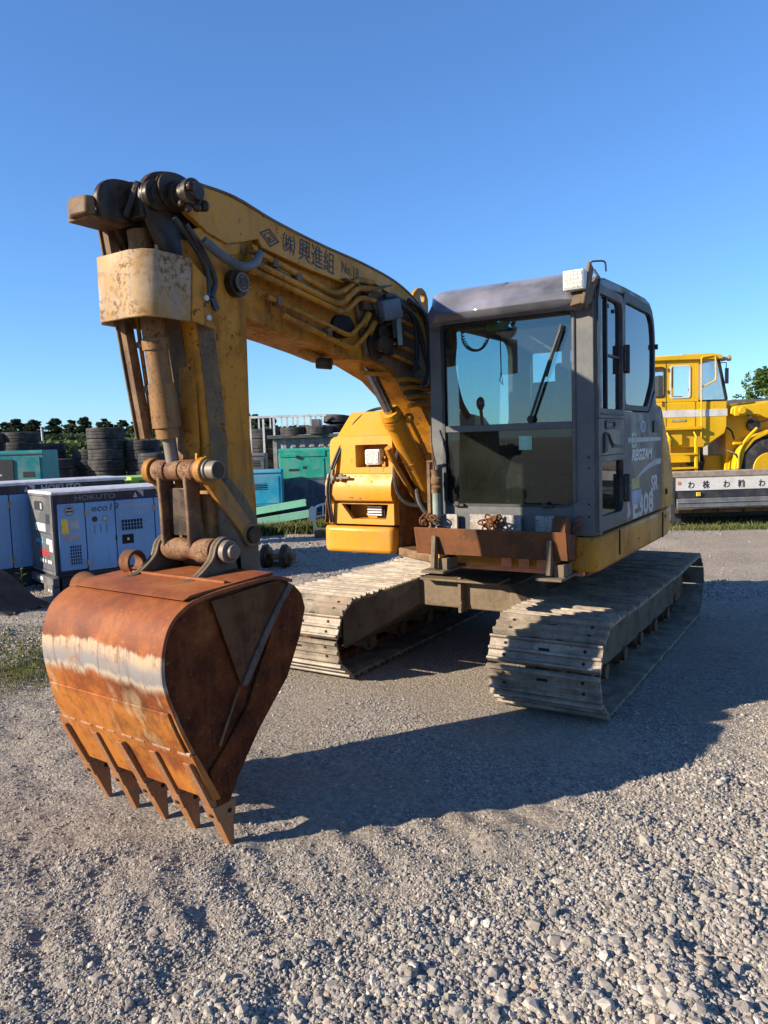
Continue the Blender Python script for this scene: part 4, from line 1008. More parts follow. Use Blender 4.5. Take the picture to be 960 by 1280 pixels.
# pivot of boom and arm
b = MB(); b.steps((XL - .05, -1.61, 2.405), (XR + .055, -1.61, 2.405), [(0, .05), (.04, .05), (.04, .07), (.36, .07), (.36, .062), (.41, .062)], 24); b.build('arm_pivot', M['grease'], EX, .003)
b = MB(); b.cyl((XR + .054, -1.61, 2.405), (XR + .062, -1.61, 2.405), .044, 20); b.cyl((XR + .060, -1.61, 2.405), (XR + .066, -1.61, 2.405), .022, 16, m=1); b.ring([(-1.61 + .036 * math.cos(a * math.pi / 8), 2.405 + .036 * math.sin(a * math.pi / 8)) for a in range(16)], [(-1.61 + .028 * math.cos(a * math.pi / 8), 2.405 + .028 * math.sin(a * math.pi / 8)) for a in range(16)], 0, XR + .06, XR + .064, m=1); b.build('pivot_cap', [M['steelgrey'], M['grease']], EX)
b = MB(); b.steps((XR - .03, -1.93, 2.72), (XR + .14, -1.93, 2.72), [(0, .062), (.06, .062), (.06, .048), (.10, .048), (.10, .056), (.13, .058), (.135, .040), (.155, .036)], 20)
for k in range(5): b.steps((XR - .10 + k * .022, -1.96, 2.735), (XR - .085 + k * .022, -1.96, 2.735), [(0, .072), (.015, .076)], 20)

for k in range(9): b.ball((XR + random.uniform(.04, .12), -1.93 + random.uniform(-.05, .06), 2.70 + random.uniform(-.06, .05)), random.uniform(.015, .028), 7)
b.build('boom_tip_pin', M['grease'], EX, .003)

# --- boom cylinder
CYX = -1.42
a0, a1 = Vector((CYX, -.40, 2.235)), Vector((CYX, .02, 1.845)); a2 = Vector((CYX, .62, 1.10))
dirc = (a2 - Vector((CYX, -.02, 1.90))).normalized(); a1 = Vector((CYX, -.40, 2.235)).lerp(a2, .36)
b = MB(); b.cyl(a0, a1, .036, 20)
rod = b.build('cylinder_rod', M['chrome'], EX)
d = (a2 - a0).normalized()
b = MB(); b.steps(a1 - d * .03, a2, [(0, .066), (.035, .074), (.035, .068), (.055, .068), (.055, .076), (.10, .076), (.10, .068), (.42, .068), (.42, .071), (.43, .071), (.43, .068), ((a2 - a1).length, .068)], 24)
bc = b.build('boom_cylinder', M['yellow'], EX)
b = MB(); s = Vector((.10, -.02, 0)); b.tube(bent_pipe([a1 + d * .28 + Vector((-.09, -.08, -.03)), a1 + d * .42 + Vector((-.085, -.095, -.03)), a2 + Vector((-.06, -.12, .02))], .03), .018, 8); b.cyl(a1 + d * .25 + Vector((-.09, -.075, -.03)), a1 + d * .36 + Vector((-.088, -.09, -.03)), .026, 10)
b.tube(bent_pipe([a1 + d * .05 + Vector((.10, .02, .03)), a1 + d * .35 + Vector((.10, .02, .04)), a2 + Vector((.09, .0, .0))], .03), .013, 8); b.ball(a1 + d * .06 + Vector((.10, .02, .02)), .035, 8); b.ball(a1 + d * .42 + Vector((.11, .02, .03)), .028, 8); b.build('cylinder_pipe', M['yellow_arm'], bc)

# --- arm
def arm_sec(y_f, y_c, y_b, z, xl=XL + .03, xr=XR): return [(xl, y_b, z), (xl, y_f + .02, z), (xl + .03, y_f, z), (xr - .055, y_f, z), (xr, y_c, z), (xr, y_b, z)]
b = MB()
b.loft([arm_sec(-1.90, -1.82, -1.50, 2.56), arm_sec(-1.88, -1.77, -1.525, 2.40), arm_sec(-1.83, -1.72, -1.53, 2.2), arm_sec(-1.80, -1.69, -1.535, 1.94), arm_sec(-1.79, -1.67, -1.54, 1.70), arm_sec(-1.79, -1.67, -1.53, 1.58), arm_sec(-1.79, -1.68, -1.52, 1.40), arm_sec(-1.79, -1.70, -1.52, 1.25), arm_sec(-1.76, -1.69, -1.525, 1.04)], False)
arm = b.build('arm', M['yellow_arm'], EX, .006)
b = MB()
def bev(z0, f0, c0, z1, f1, c1, e=.003):
    k = .62
    def q(f, c, t): return XR - .055 + .055 * t, f + (c - f) * t
    (xa, ya0), (xb, yb0), (_, ya1), (_, yb1) = q(f0, c0, .18), q(f0, c0, .18 + k), q(f1, c1, .18), q(f1, c1, .18 + k)
    b.add([(xa + e, ya0 - e, z0), (xb + e, yb0 - e, z0), (xb + e, yb1 - e, z1), (xa + e, ya1 - e, z1), (xa - .004, ya0 + .006, z0), (xb - .004, yb0 + .006, z0), (xb - .004, yb1 + .006, z1), (xa - .004, ya1 + .006, z1)], [(0, 1, 2, 3), (4, 7, 6, 5), (0, 4, 5, 1), (1, 5, 6, 2), (2, 6, 7, 3), (3, 7, 4, 0)])
for a_, b_ in zip([(2.38, -1.874, -1.764), (2.2, -1.83, -1.72), (1.94, -1.80, -1.69), (1.70, -1.79, -1.67), (1.58, -1.79, -1.67)], [(2.2, -1.83, -1.72), (1.94, -1.80, -1.69), (1.70, -1.79, -1.67), (1.58, -1.79, -1.67), (1.48, -1.79, -1.675)]): bev(a_[0], a_[1], a_[2], b_[0], b_[1], b_[2])
b.build('bevel_plate', paint('grimy_grey_plate', (.15, .115, .075), dirt=(.28, .17, .07), d=.85, r=.3, rough=.6, scale=3, streak=.4), arm, .0)
b = MB()
for (z0, f0), (z1, f1) in zip([(2.40, -1.885), (2.2, -1.836), (1.94, -1.806), (1.70, -1.796)], [(2.2, -1.836), (1.94, -1.806), (1.70, -1.796), (1.60, -1.796)]):
    b.hexa([(XL + .05, f1, z1), (XR - .12, f1, z1), (XR - .12, f1 + .01, z1), (XL + .05, f1 + .01, z1), (XL + .05, f0, z0), (XR - .12, f0, z0), (XR - .12, f0 + .01, z0), (XL + .05, f0 + .01, z0)])
b.build('front_cover_plate', M['brown'], arm, .0)
b = MB(); b.prism([(-1.53, 1.03), (-1.53, 1.30), (-1.60, 1.40), (-1.70, 1.50), (-1.74, 1.50), (-1.78, 1.40), (-1.78, 1.10), (-1.70, 1.02)], 0, XR - .01, XR + .012)
b.cyl((XR - .01, -1.60, 1.23), (XR + .022, -1.60, 1.23), .055, 18); b.cut(); b.prism([(-1.53, 1.03), (-1.53, 1.30), (-1.60, 1.40), (-1.78, 1.40), (-1.78, 1.10), (-1.70, 1.02)], 0, XL + .0, XL + .03); b.build('arm_tip_plate', M['steel_tan'], arm, .005)
b = MB(); head = spl([(-2.06, 2.63), (-2.08, 2.72), (-2.04, 2.79), (-1.97, 2.825), (-1.86, 2.84), (-1.77, 2.80), (-1.70, 2.66), (-1.58, 2.46), (-1.62, 2.36), (-1.86, 2.40), (-1.99, 2.5)], 4)
for x in (XL + .02, XR - .085): b.prism(head, 0, x, x + .04)
b.box((XL + .06, -1.95, 2.45), (XR - .085, -1.84, 2.78)); b.build('arm_head', M['grease'], arm, .008)
b = MB(); b.steps((XL - .02, -2.02, 2.71), (XR - .0, -2.02, 2.71), [(0, .045), (.03, .045), (.03, .055), (.28, .055), (.28, .046), (.31, .046)], 8); b.steps((XR - .05, -2.02, 2.71), (XR - .012, -2.02, 2.71), [(0, .062), (.025, .062), (.025, .04), (.038, .04)], 24); b.build('head_bolt', M['grease'], arm, .003)
# lit fork at the very top
b = MB()
fk = [(XL - .02, -2.02), (XL - .02, -2.18), (XL + .0, -2.24), (XL + .06, -2.27), (XL + .14, -2.26), (XL + .155, -2.22), (XL + .06, -2.23), (XL + .02, -2.20), (XL + .012, -2.16), (XL + .012, -2.02)]
b.prism(fk, 2, 2.61, 2.685); b.box((XL - .01, -2.24, 2.60), (XL + .14, -2.04, 2.618)); b.build('stop_bracket', M['brown'], arm, .012)
b = MB()
b.prism(spl([(-2.20, 2.60), (-2.225, 2.68), (-2.19, 2.745), (-2.11, 2.775), (-2.03, 2.76), (-2.0, 2.60)], 4), 0, XL + .14, XL + .175); b.box((XL + .175, -2.08, 2.615), (XR - .06, -2.03, 2.74)); b.bar((XL + .18, -2.09, 2.62), (XL + .24, -2.06, 2.76), .05, .03)
b.build('head_bracket', M['grease'], arm, .008)
# guard wrapped round the cylinder head
b = MB(); G0, G1 = 2.20, 2.475
gl_ = [(XL + .0, -1.78), (XL - .035, -2.02), (XL - .025, -2.09), (XL + .03, -2.135), (XL + .22, -2.14), (XR - .03, -2.12), (XR + .005, -2.08), (XR + .01, -1.87)]
gi_ = [(XL + .02, -1.79), (XL - .015, -2.02), (XL - .006, -2.08), (XL + .035, -2.12), (XL + .22, -2.125), (XR - .04, -2.105), (XR - .01, -2.07), (XR - .005, -1.87)]
gl_ = [(a, b_) for a, b_ in gl_]; b.prism(gl_ + gi_[::-1], 2, G0, G1)
gd = b.build('cylinder_guard', M['guard'], arm, .004, seg=2)
b = MB(); b.prism([(-1.90, 2.20), (-1.765, 2.18), (-1.80, 2.40), (-1.88, 2.455)], 0, XR + .008, XR + .018)
b.build('guard_flange', M['yellow_arm'], arm, .003)
b = MB()
for y, z in ((-1.815, 2.31), (-1.805, 2.225)): b.cyl((XR + .018, y, z), (XR + .030, y, z), .014, 6)
b.build('guard_bolt', M['label_white'], arm, .002)
b = MB(); b.bar((XL + .005, -2.045, 2.62), (XL + .035, -1.93, 1.70), .042, .05, up=(0, 1, 0)); b.cut(); b.bar((XL - .018, -2.05, 2.62), (XL + .012, -1.935, 1.70), .010, .062, up=(0, 1, 0)); b.build('side_rail', M['brown'], arm, .003)
b = MB(); b.bar((XR - .07, -1.99, 2.62), (XR - .075, -1.99, 2.46), .02, .02, up=(0, 1, 0)); b.bar((XL + .12, -2.0, 2.56), (XL + .12, -2.0, 2.46), .02, .02, up=(0, 1, 0)); b.build('guard_post', M['guard'], arm, .003)
# bucket cylinder
KX = -1.485
k0, k1, k2 = Vector((KX, -1.985, 2.60)), Vector((KX, -1.885, 1.70)), Vector((KX, -1.865, 1.55))
dk = (k1 - k0).normalized(); L = (k1 - k0).length
b = MB(); b.steps(k0, k1, [(0, .055), (.20, .055), (.20, .052), (.46, .052), (.46, .060), (.51, .060), (.51, .052), (.66, .052), (.66, .060), (.705, .060), (.705, .062), (L - .05, .066), (L - .05, .056), (L, .054)], 24)
kc = b.build('bucket_cylinder', M['cyl_brown'], arm)
b = MB()
for t in (.485, .682):
    p = k0 + dk * t; b.box((p.x - .085, p.y - .02, p.z - .022), (p.x - .05, p.y + .02, p.z + .022)); b.cyl((p.x - .075, p.y - .035, p.z), (p.x - .075, p.y + .0, p.z), .016, 8, m=1)
b.tube([k0 + dk * .36 + Vector((-.085, -.01, 0)), k0 + dk * .80 + Vector((-.085, -.01, 0)), k0 + dk * .90 + Vector((-.06, -.0, 0))], .010, 8, m=2); b.build('cylinder_line', [M['brown'], M['steelgrey'], M['yellow_arm']], kc, .002)
b = MB(); b.cyl(k1 - dk * .02, k2, .030, 20); b.build('bucket_cylinder_rod', M['steelgrey'], arm)
b = MB(); b.prism([(XL + .14, 1.58), (XL + .15, 2.2), (XL + .24, 2.2), (XL + .245, 1.66), (XL + .23, 1.58)], 1, -1.815, -1.80); b.build('wear_strip', M['yellow_arm'], arm, .002)
b = MB(); b.tube(smooth_path([(XR + .02, -1.98, 2.62), (XR + .02, -1.88, 2.54), (XR + .02, -1.80, 2.44), (XR + .012, -1.79, 2.34), (XR - .0, -1.80, 2.27)]), .014, 8); b.tube(smooth_path([(XR + .04, -1.93, 2.60), (XR + .035, -1.83, 2.50), (XR + .03, -1.76, 2.40), (XR + .02, -1.775, 2.32)]), .012, 8); b.bar((XR + .01, -1.80, 2.38), (XR + .01, -1.735, 2.27), .01, .03); b.build('hose', M['hose'], arm)

# --- bucket linkage
b = MB()
P1 = (-1.87, 1.55); P2 = (-1.60, 1.23); P3 = (-1.85, 1.185)
b.steps((-1.60, *P1), (-1.20, *P1), [(0, .036), (.01, .046), (.02, .050), (.08, .050), (.09, .046), (.09, .038), (.10, .038), (.10, .046), (.18, .046), (.18, .038), (.19, .046), (.20, .050), (.265, .050), (.27, .045), (.30, .042)], 24)
b.build('upper_link_pin', M['linkrust'], EX, .003)
b = MB(); b.steps((-1.30, *P1), (-1.20, *P1), [(0, .058), (.022, .058), (.022, .050), (.05, .050), (.05, .043), (.10, .043)], 24); b.steps((-1.205, *P1), (-1.19, *P1), [(0, .040), (.008, .036)], 10, m=1); b.build('pin_collar', [M['steelgrey'], M['grease']], EX, .003)
b = MB(); u = Vector((0, P2[0] - P1[0], P2[1] - P1[1])).normalized()
for x, mm in ((-1.285, 0), (-1.615, 0)):
    b.cut(); b.bar((x, *P1), (x, *P2), .028, .085, up=(0, .76, .65)); b.cyl((x - .02, *P2), (x + .02, *P2), .056, 20); b.cyl((x - .02, *P1), (x + .02, *P1), .06, 20)
b.build('idler_link', M['yellow_arm'], EX, .005)
b = MB(); b.steps((-1.66, *P2), (-1.245, *P2), [(0, .035), (.41, .035)], 18); b.cyl((-1.262, *P2), (-1.243, *P2), .042, 18); b.build('idler_pin', M['grease'], EX, .003)
b = MB()
for x in (-1.545, -1.375): b.cut(); b.prism(spl([(-1.915, 1.56), (-1.905, 1.36), (-1.90, 1.20), (-1.85, 1.14), (-1.80, 1.20), (-1.825, 1.36), (-1.825, 1.56), (-1.87, 1.60)], 3), 0, x - .012, x + .012)
b.build('bucket_link', M['brown'], EX, .008)
b = MB(); b.prism([(-1.865, 1.25), (-1.865, 1.47), (-1.845, 1.47), (-1.845, 1.25)], 0, -1.535, -1.385); b.build('link_web', M['grease'], EX, .004)
b = MB(); b.steps((-1.60, *P3), (-1.20, *P3), [(0, .040), (.03, .052), (.13, .055), (.17, .042), (.22, .048), (.24, .056), (.34, .056), (.34, .045), (.40, .045)], 24); b.build('lower_link_pin', M['linkrust'], EX, .003)
b = MB(); b.steps((-1.20, *P3), (-1.145, *P3), [(0, .054), (.03, .054), (.03, .036), (.055, .034)], 22); b.build('pin_end', M['steelgrey'], EX, .003)

# --- bucket, turned 3 degrees about its right edge
BX1_, BX0_ = -.975, -1.875
def yaw(v):
    a = R(-3.8); c = Vector((-.97, -2.1, 0)); w = v - c
    if v.x < -1.5: t = min(1, max(0, (v.z - .42) / .38)); w.x += .095 * t * t * (3 - 2 * t)
    return Vector((c.x + w.x * math.cos(a) - w.y * math.sin(a), c.y + w.x * math.sin(a) + w.y * math.cos(a), v.z))
shell = spl([(-1.70, 1.055), (-1.82, 1.085), (-2.05, 1.082), (-2.22, 1.068), (-2.31, 1.045), (-2.385, .99), (-2.425, .90), (-2.435, .80), (-2.42, .72), (-2.395, .65), (-2.36, .56), (-2.30, .43), (-2.235, .30)], 5)
def offs(poly, d):
    out = []
    for i, p in enumerate(poly):
        a = Vector(poly[max(i - 1, 0)]); c = Vector(poly[min(i + 1, len(poly) - 1)]); t = (c - a).normalized(); out.append((p[0] + t.y * -d, p[1] + t.x * d))
    return out
inner = offs(shell, .016)
inner = [(2 * s[0] - i[0], 2 * s[1] - i[1]) if (i[0] < s[0] and s[0] < -2.3) else i for s, i in zip(shell, inner)]
b = MB(); b.prism(shell + inner[::-1], 0, BX0_, BX1_, smooth=True); b.tf(yaw)
bucket = b.build('bucket', M['bucket'], EX, .002)
b = MB()
side = shell[3:] + [(-2.18, .20), (-2.135, .20), (-2.05, .32), (-1.94, .45), (-1.76, .62), (-1.67, .78), (-1.625, .91), (-1.65, .985), (-1.70, 1.035)]
side_s = [(y + (.008 if y < -2.2 else 0), z - (.006 if z > 1.0 else 0)) for y, z in side]
for x in (BX1_ - .028, BX0_ + .008): b.prism(side_s, 0, x, x + .020)
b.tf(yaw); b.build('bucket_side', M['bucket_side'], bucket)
b = MB()
cut = [(-1.70, 1.03), (-1.65, .98), (-1.63, .91), (-1.675, .785), (-1.765, .625), (-1.945, .455), (-2.055, .325), (-2.14, .20), (-2.20, .20), (-2.235, .36), (-2.15, .43), (-2.02, .56), (-1.94, .70), (-1.88, .80), (-1.78, 1.0)]
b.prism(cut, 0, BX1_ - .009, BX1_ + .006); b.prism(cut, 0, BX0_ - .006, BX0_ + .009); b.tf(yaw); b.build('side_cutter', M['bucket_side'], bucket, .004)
b = MB(); b.prism([(-2.185, 1.045), (-1.80, 1.068), (-1.745, 1.03), (-2.03, .690), (-2.05, .672)], 0, BX1_ + .004, BX1_ + .011); b.tf(yaw); b.build('side_gusset', paint('bronze_rust_plate', (.15, .060, .020), dirt=(.08, .028, .012), d=.9, r=.3, rough=.7, scale=2, streak=.6), bucket, .002)
b = MB(); b.prism([(-2.055, .665), (-2.02, .660), (-1.93, .78), (-1.80, .95), (-1.715, 1.03), (-1.745, 1.045), (-1.83, .96), (-1.96, .80)], 0, BX1_ + .009, BX1_ + .022); b.tf(yaw); b.build('side_stiffener', paint('greyish_stiffener', (.13, .10, .085), dirt=(.07, .04, .03), d=.8, r=.3, rough=.6, scale=3), bucket, .003)
b = MB(); b.bar((BX1_ + .004, -2.055, .66), (BX1_ + .004, -2.175, .45), .006, .008, up=(0, 1, 0)); b.tf(yaw); b.build('side_weld', M['brown'], bucket)
b = MB()   # wear plates: two bands along the heel and the lip plate
def band(z0, z1, x0, x1, th, mb):
    seg = [p for p in shell if z0 <= p[1] <= z1 and p[0] < -2.2]; o = [(y - th, z - th * .3) for y, z in seg]; mb.prism(seg + o[::-1], 0, x0, x1)
band(.43, .66, BX0_ + .02, BX1_ - .02, .010, b); b.tf(yaw); b.build('wear_plate', M['bucket'], bucket, .003)
b = MB(); b.prism([(-2.325, .46), (-2.228, .24), (-2.19, .235), (-2.20, .26), (-2.30, .46)], 0, BX0_ - .012, BX1_ + .012); b.tf(yaw); b.build('cutting_edge', M['bucket'], bucket, .003)
b = MB(); x = BX0_ + .03
while x < BX1_ - .05:
    l = random.uniform(.05, .12); b.tube([(x, -2.322, .462), (x + l, -2.322, .462)], .008, 6); x += l + random.uniform(.02, .06)
b.tf(yaw); b.build('weld_bead', plain('pale_weld', (.34, .20, .12), .6, var=.4, scale=30), bucket)
b = MB(); b.prism([(-2.30, 1.065), (-2.26, 1.08), (-1.80, 1.10), (-1.80, 1.088), (-2.26, 1.067)], 0, BX0_ + .02, BX1_ - .02)
b.box((BX0_ + .1, -2.06, 1.088), (BX1_ - .05, -2.04, 1.10)); b.tf(yaw); b.build('top_plate', M['bucket'], bucket, .003)
def tooth_mesh():
    b = MB()
    w = .027
    # long adapter strap up the lip, a socket, then the pointed tip down to the ground
    b.hexa([(-w, -.108, .19), (w, -.108, .19), (w, -.05, .19), (-w, -.05, .19), (-w * .75, -.216, .425), (w * .75, -.216, .425), (w * .75, -.18, .425), (-w * .75, -.18, .425)])
    b.hexa([(-w, -.06, .20), (w, -.06, .20), (w, .0, .20), (-w, .0, .20), (-w * .8, -.10, .31), (w * .8, -.10, .31), (w * .8, -.045, .31), (-w * .8, -.045, .31)])
    b.hexa([(-w * 1.2, -.088, .14), (w * 1.2, -.088, .14), (w * 1.2, .002, .14), (-w * 1.2, .002, .14), (-w * 1.2, -.118, .21), (w * 1.2, -.118, .21), (w * 1.2, .008, .21), (-w * 1.2, .008, .21)])
    b.hexa([(-.020, -.012, -.006), (.020, -.012, -.006), (.020, .002, -.006), (-.020, .002, -.006), (-w, -.082, .142), (w, -.082, .142), (w, -.004, .142), (-w, -.004, .142)])
    b.box((-.010, -.106, .16), (.010, -.095, .175), m=1); b.cyl((-w * 1.2 - .006, -.03, .17), (w * 1.2 + .006, -.03, .17), .011, 8, m=1)
    return b.mesh('tooth', [M['tooth'], M['hole']])
TM = tooth_mesh()
for i in range(5):
    o = link('tooth', TM, bucket, .004); p = yaw(Vector((-1.84 + i * .2098, -2.115, 0))); o.location = (p.x, p.y, -.004 + random.uniform(0, .004)); o.rotation_euler = (random.uniform(-.04, .04), random.uniform(-.03, .03), R(-3.8))
b = MB()   # hinge ears on top of the bucket
ear = spl([(-2.10, 1.085), (-2.02, 1.10), (-1.93, 1.16), (-1.90, 1.22), (-1.85, 1.25), (-1.79, 1.235), (-1.765, 1.19), (-1.76, 1.09)], 4)
for x in (-1.225, -1.59):
    b.cut(); b.prism(ear + [(-1.62, 1.08), (-1.62, 1.0), (-2.05, 1.06)], 0, x - .01, x + .012)
    rim = [p for p in ear]; b.prism(rim + [(y + .006, z - .012) for y, z in reversed(rim)], 0, x - .018, x + .02)
b.build('hinge_ear', M['steel_tan'], bucket, .004)
b = MB()
for (cy, cz, x0, x1, r) in ((-1.98, 1.135, -1.70, -1.635, .055),):
    o = [(cy + r * math.cos(a * math.pi / 10), cz + r * math.sin(a * math.pi / 10)) for a in range(20)]; i_ = [(cy + (r - .014) * math.cos(a * math.pi / 10), cz + (r - .014) * math.sin(a * math.pi / 10)) for a in range(20)]; b.ring(o, i_, 0, x0, x1)
b.bar((-1.66, -1.98, 1.09), (-1.60, -2.02, 1.08), .05, .02); b.build('lifting_eye', M['rust'], bucket, .003)

# ------------------------------------------------------------------ surroundings
AXL = {'front': ((1, 0, 0), (0, 0, 1), (0, -1, 0)), 'left': ((0, -1, 0), (0, 0, 1), (-1, 0, 0))}
def ltext(s, size, loc, face, mat, parent, **k): return text(s, size, loc, AXL[face], mat, parent, **k)
def enamel(name, col, dirt=.3): return paint(name, col, dirt=(.30, .26, .21), d=dirt, r=.04, rough=.4, streak=.15)
M['blue'] = enamel('light_blue_enamel', (.20, .43, .72), .12); M['navy'] = enamel('navy_band', (.018, .026, .055), .15)
M['endgrey'] = enamel('panel_grey', (.12, .128, .135)); M['teal'] = enamel('teal_enamel', (.01, .24, .26)); M['lime'] = enamel('lime_green_enamel', (.42, .66, .06))
M['green'] = enamel('green_enamel', (.01, .36, .26)); M['cyan'] = enamel('cyan_blue_enamel', (.02, .33, .52)); M['mint'] = enamel('mint_green_enamel', (.30, .72, .50))
M['bluegrey'] = enamel('blue_grey_steel', (.05, .085, .13)); M['loader'] = paint('loader_yellow', (.90, .53, .010), d=.22, dirt=(.5, .32, .06), r=.05, rough=.38, streak=.12, wear=(.3, .18, .05))
M['darkbase'] = plain('dark_skid', (.022, .027, .04), .6, dust=(.15, .12, .09)); M['steelwhite'] = plain('galvanised_white', (.55, .56, .57), .5)
M['shed'] = plain('grey_sheet_steel', (.27, .27, .26), .5, dust=(.33, .28, .22)); M['tan_label'] = plain('tan_label', (.42, .36, .22), .6)
M['textgrey'] = plain('faded_grey_lettering', (.17, .18, .20), .6); M['cyan_text'] = plain('cyan_lettering', (.15, .5, .6), .5)

def generator(variant, loc, rot, L, W, H, label):
    g = thing('generator', label, 'generator', loc, rot, 'blue diesel generators')
    z0, zb = .25, H - .135
    b = MB(); b.box((.05, .04, .0), (L - .05, W - .04, z0)); b.box((.0, .0, z0 - .02), (L, W, z0 + .01)); b.build('skid', M['darkbase'], g, .01)
    b = MB(); b.box((.0, .012, z0 + .01), (L, W - .012, H - .02)); b.build('housing', M['navy'], g, .008)
    b = MB(); b.prism([(-.015, H - .03), (-.015, H), (.02, H + .012), (W - .02, H + .012), (W + .015, H), (W + .015, H - .03)], 0, -.02, L + .02); b.build('roof', M['steelwhite'], g, .01)
    cuts = [.035, .345, .695, 1.18, 1.62, L - .03]
    for i in range(5):
        x0, x1 = cuts[i] + .006, cuts[i + 1] - .006
        b = MB(); b.prism(rrect(x0, x1, z0 + .02 + .03 * (i == 0), zb, .012, 3), 1, -.010, .014); o = b.build('door_panel', M['blue'], g, .004)
        b = MB()
        if i in (1, 2, 3):
            for z in (z0 + .12, zb - .12): b.box((x0 - .012 if i != 2 else x1 - .012, -.022, z - .035), (x0 + .016 if i != 2 else x1 + .016, -.008, z + .035))
            b.build('hinge', M['tan_label'], o)
        if variant == 0:
            if i == 0:
                b = MB(); gx0, gx1, gz0, gz1 = x0 + .11, x1 - .06, .36, .585
                b.box((gx0, -.0125, gz0), (gx1, -.010, gz1)); b.build('grille_backing', M['hole'], o)
                b = MB()
                for k in range(6): x = gx0 + (gx1 - gx0) * k / 5; b.box((x - .004, -.0145, gz0), (x + .004, -.0125, gz1))
                for k in range(7): z = gz0 + (gz1 - gz0) * k / 6; b.box((gx0, -.0165, z - .004), (gx1, -.0147, z + .004))
                b.build('grille', M['blue'], o)
                b = MB(); b.cyl((.17, -.013, .985), (.17, -.010, .985), .058, 20); b.build('round_badge', M['label_black'], o)
                b = MB(); b.ring([(.17 + .052 * math.cos(a * math.pi / 10), .985 + .052 * math.sin(a * math.pi / 10)) for a in range(20)], [(.17 + .042 * math.cos(a * math.pi / 10), .985 + .042 * math.sin(a * math.pi / 10)) for a in range(20)], 1, -.0145, -.013); b.box((.135, -.0145, .985), (.205, -.013, 1.0)); b.box((.145, -.0145, .95), (.195, -.013, .965)); b.build('badge_print', M['label_silver'], o)
                b = MB(); b.box((.075, -.0115, .72), (.15, -.0100, .89)); b.build('sticker', M['yellow_label'], o)
                b = MB(); b.box((.17, -.0115, .77), (.27, -.0100, .89)); b.box((.10, -.0115, .635), (.27, -.0100, .725)); b.build('sticker', plain('pale_sticker', (.38, .42, .48), .5), o)
            if i == 1:
                ltext('eco19', .115, (x0 + .06, -.010, .955), 'front', plain('dark_blue_lettering', (.03, .09, .16), .5), o, bold=.002, width=1.15, shear=.2)
                b = MB(); b.cyl((x0 + .10, -.012, .865), (x0 + .10, -.010, .865), .034, 16); b.cyl((x0 + .22, -.012, .865), (x0 + .22, -.010, .865), .036, 16, m=1); b.cyl((x0 + .22, -.0135, .865), (x0 + .22, -.012, .865), .024, 14, m=2); b.build('sticker', [M['label_black'], plain('green_ring', (.15, .3, .15), .5), M['label_silver']], o)
                b = MB()
                for k in range(3): b.box((x0 + .09 + k * .07, -.0108, .70), (x0 + .097 + k * .07, -.0100, .80))
                b.build('drain_streak', M['navy'], o)
            if i == 2:
                ltext('極超低騒音型発電機', .062, (x0 + .04, -.010, .965), 'front', M['label_silver'], o, width=.75)
                ltext('エンジン発電装置', .050, (x0 + .04, -.010, .885), 'front', M['label_silver'], o, width=.9)
                b = MB(); b.box((x0 + .06, -.0125, .70), (x0 + .32, -.010, .83)); b.box((x0 + .06, -.0125, .54), (x0 + .20, -.010, .65)); b.build('grille_backing', M['hole'], o)
                b = MB()
                for k in range(8): x = x0 + .06 + .26 * k / 7; b.box((x - .003, -.0145, .70), (x + .003, -.0125, .83))
                for k in range(4): z = .70 + .13 * k / 3; b.box((x0 + .06, -.0165, z - .003), (x0 + .32, -.0147, z + .003))
                b.build('grille', M['blue'], o); b = MB(); b.box((x0 + .12, -.015, .58), (x0 + .145, -.0125, .61)); b.build('lock', M['white'], o)
                b = MB(); b.box((x0 - .02, -.016, .60), (x0 - .001, -.008, .65)); b.build('latch', M['label_black'], o); b = MB(); b.box((x0 + .24, -.0115, .335), (x0 + .33, -.010, .37)); b.build('sticker', M['tan_label'], o)
            if i == 3:
                b = MB(); b.box((x0 + .06, -.0118, .94), (x0 + .24, -.010, 1.02)); b.build('sticker', M['tan_label'], o)
        elif i == 0:
            pass
    if variant == 0:
        ltext('HOKUTO', .085, (.24, .012 - .002, zb + .03), 'front', M['textgrey'], g, width=1.3, bold=.001); ltext('322540', .082, (1.22, .010, zb + .025), 'front', M['label_silver'], g, width=1.1, bold=.0015); ltext('AIRMAN', .075, (1.63, .010, zb + .03), 'front', M['label_silver'], g, width=1.35, bold=.002)
        lx = .93
    else:
        ltext('AIRMAN', .085, (.62, .010, zb + .035), 'front', M['label_silver'], g, width=1.35, bold=.002); ltext('HOKUTO', .10, (1.56, .010, zb + .025), 'front', M['label_silver'], g, width=1.12, bold=.002); lx = 1.36
        b = MB(); b.box((.86, -.0118, .98), (1.06, -.010, 1.05)); b.build('sticker', M['tan_label'], g)
    b = MB(); b.prism([(lx, zb + .02), (lx + .055, zb + .02), (lx + .03, zb + .09)], 1, .009, .012); b.prism([(lx + .04, zb + .105), (lx + .13, zb + .105), (lx + .13, zb + .02), (lx + .08, zb + .075)], 1, .009, .012); b.build('hire_company_mark', M['label_silver'], g)
    # end face with the control door
    b = MB(); b.ring([(.0, z0 + .01), (W, z0 + .01), (W, H - .03), (.0, H - .03)], [(.045, z0 + .04), (W - .03, z0 + .04), (W - .03, H - .05), (.045, H - .05)], 0, -.022, .004); b.build('end_frame', M['endgrey'], g, .004)
    b = MB(); b.prism(rrect(.05, W - .035, .72, H - .055, .01, 3), 0, -.018, .006); cd_ = b.build('control_door', M['endgrey'], g, .004)
    b = MB(); b.prism(rrect(.30, .66, H - .215, H - .11, .045, 4), 0, -.0205, -.018); b.build('gauge_window', M['label_black'], cd_); b = MB(); b.box((-.0215, .36, H - .20), (-.0203, .42, H - .13)); b.build('gauge', M['label_silver'], cd_)
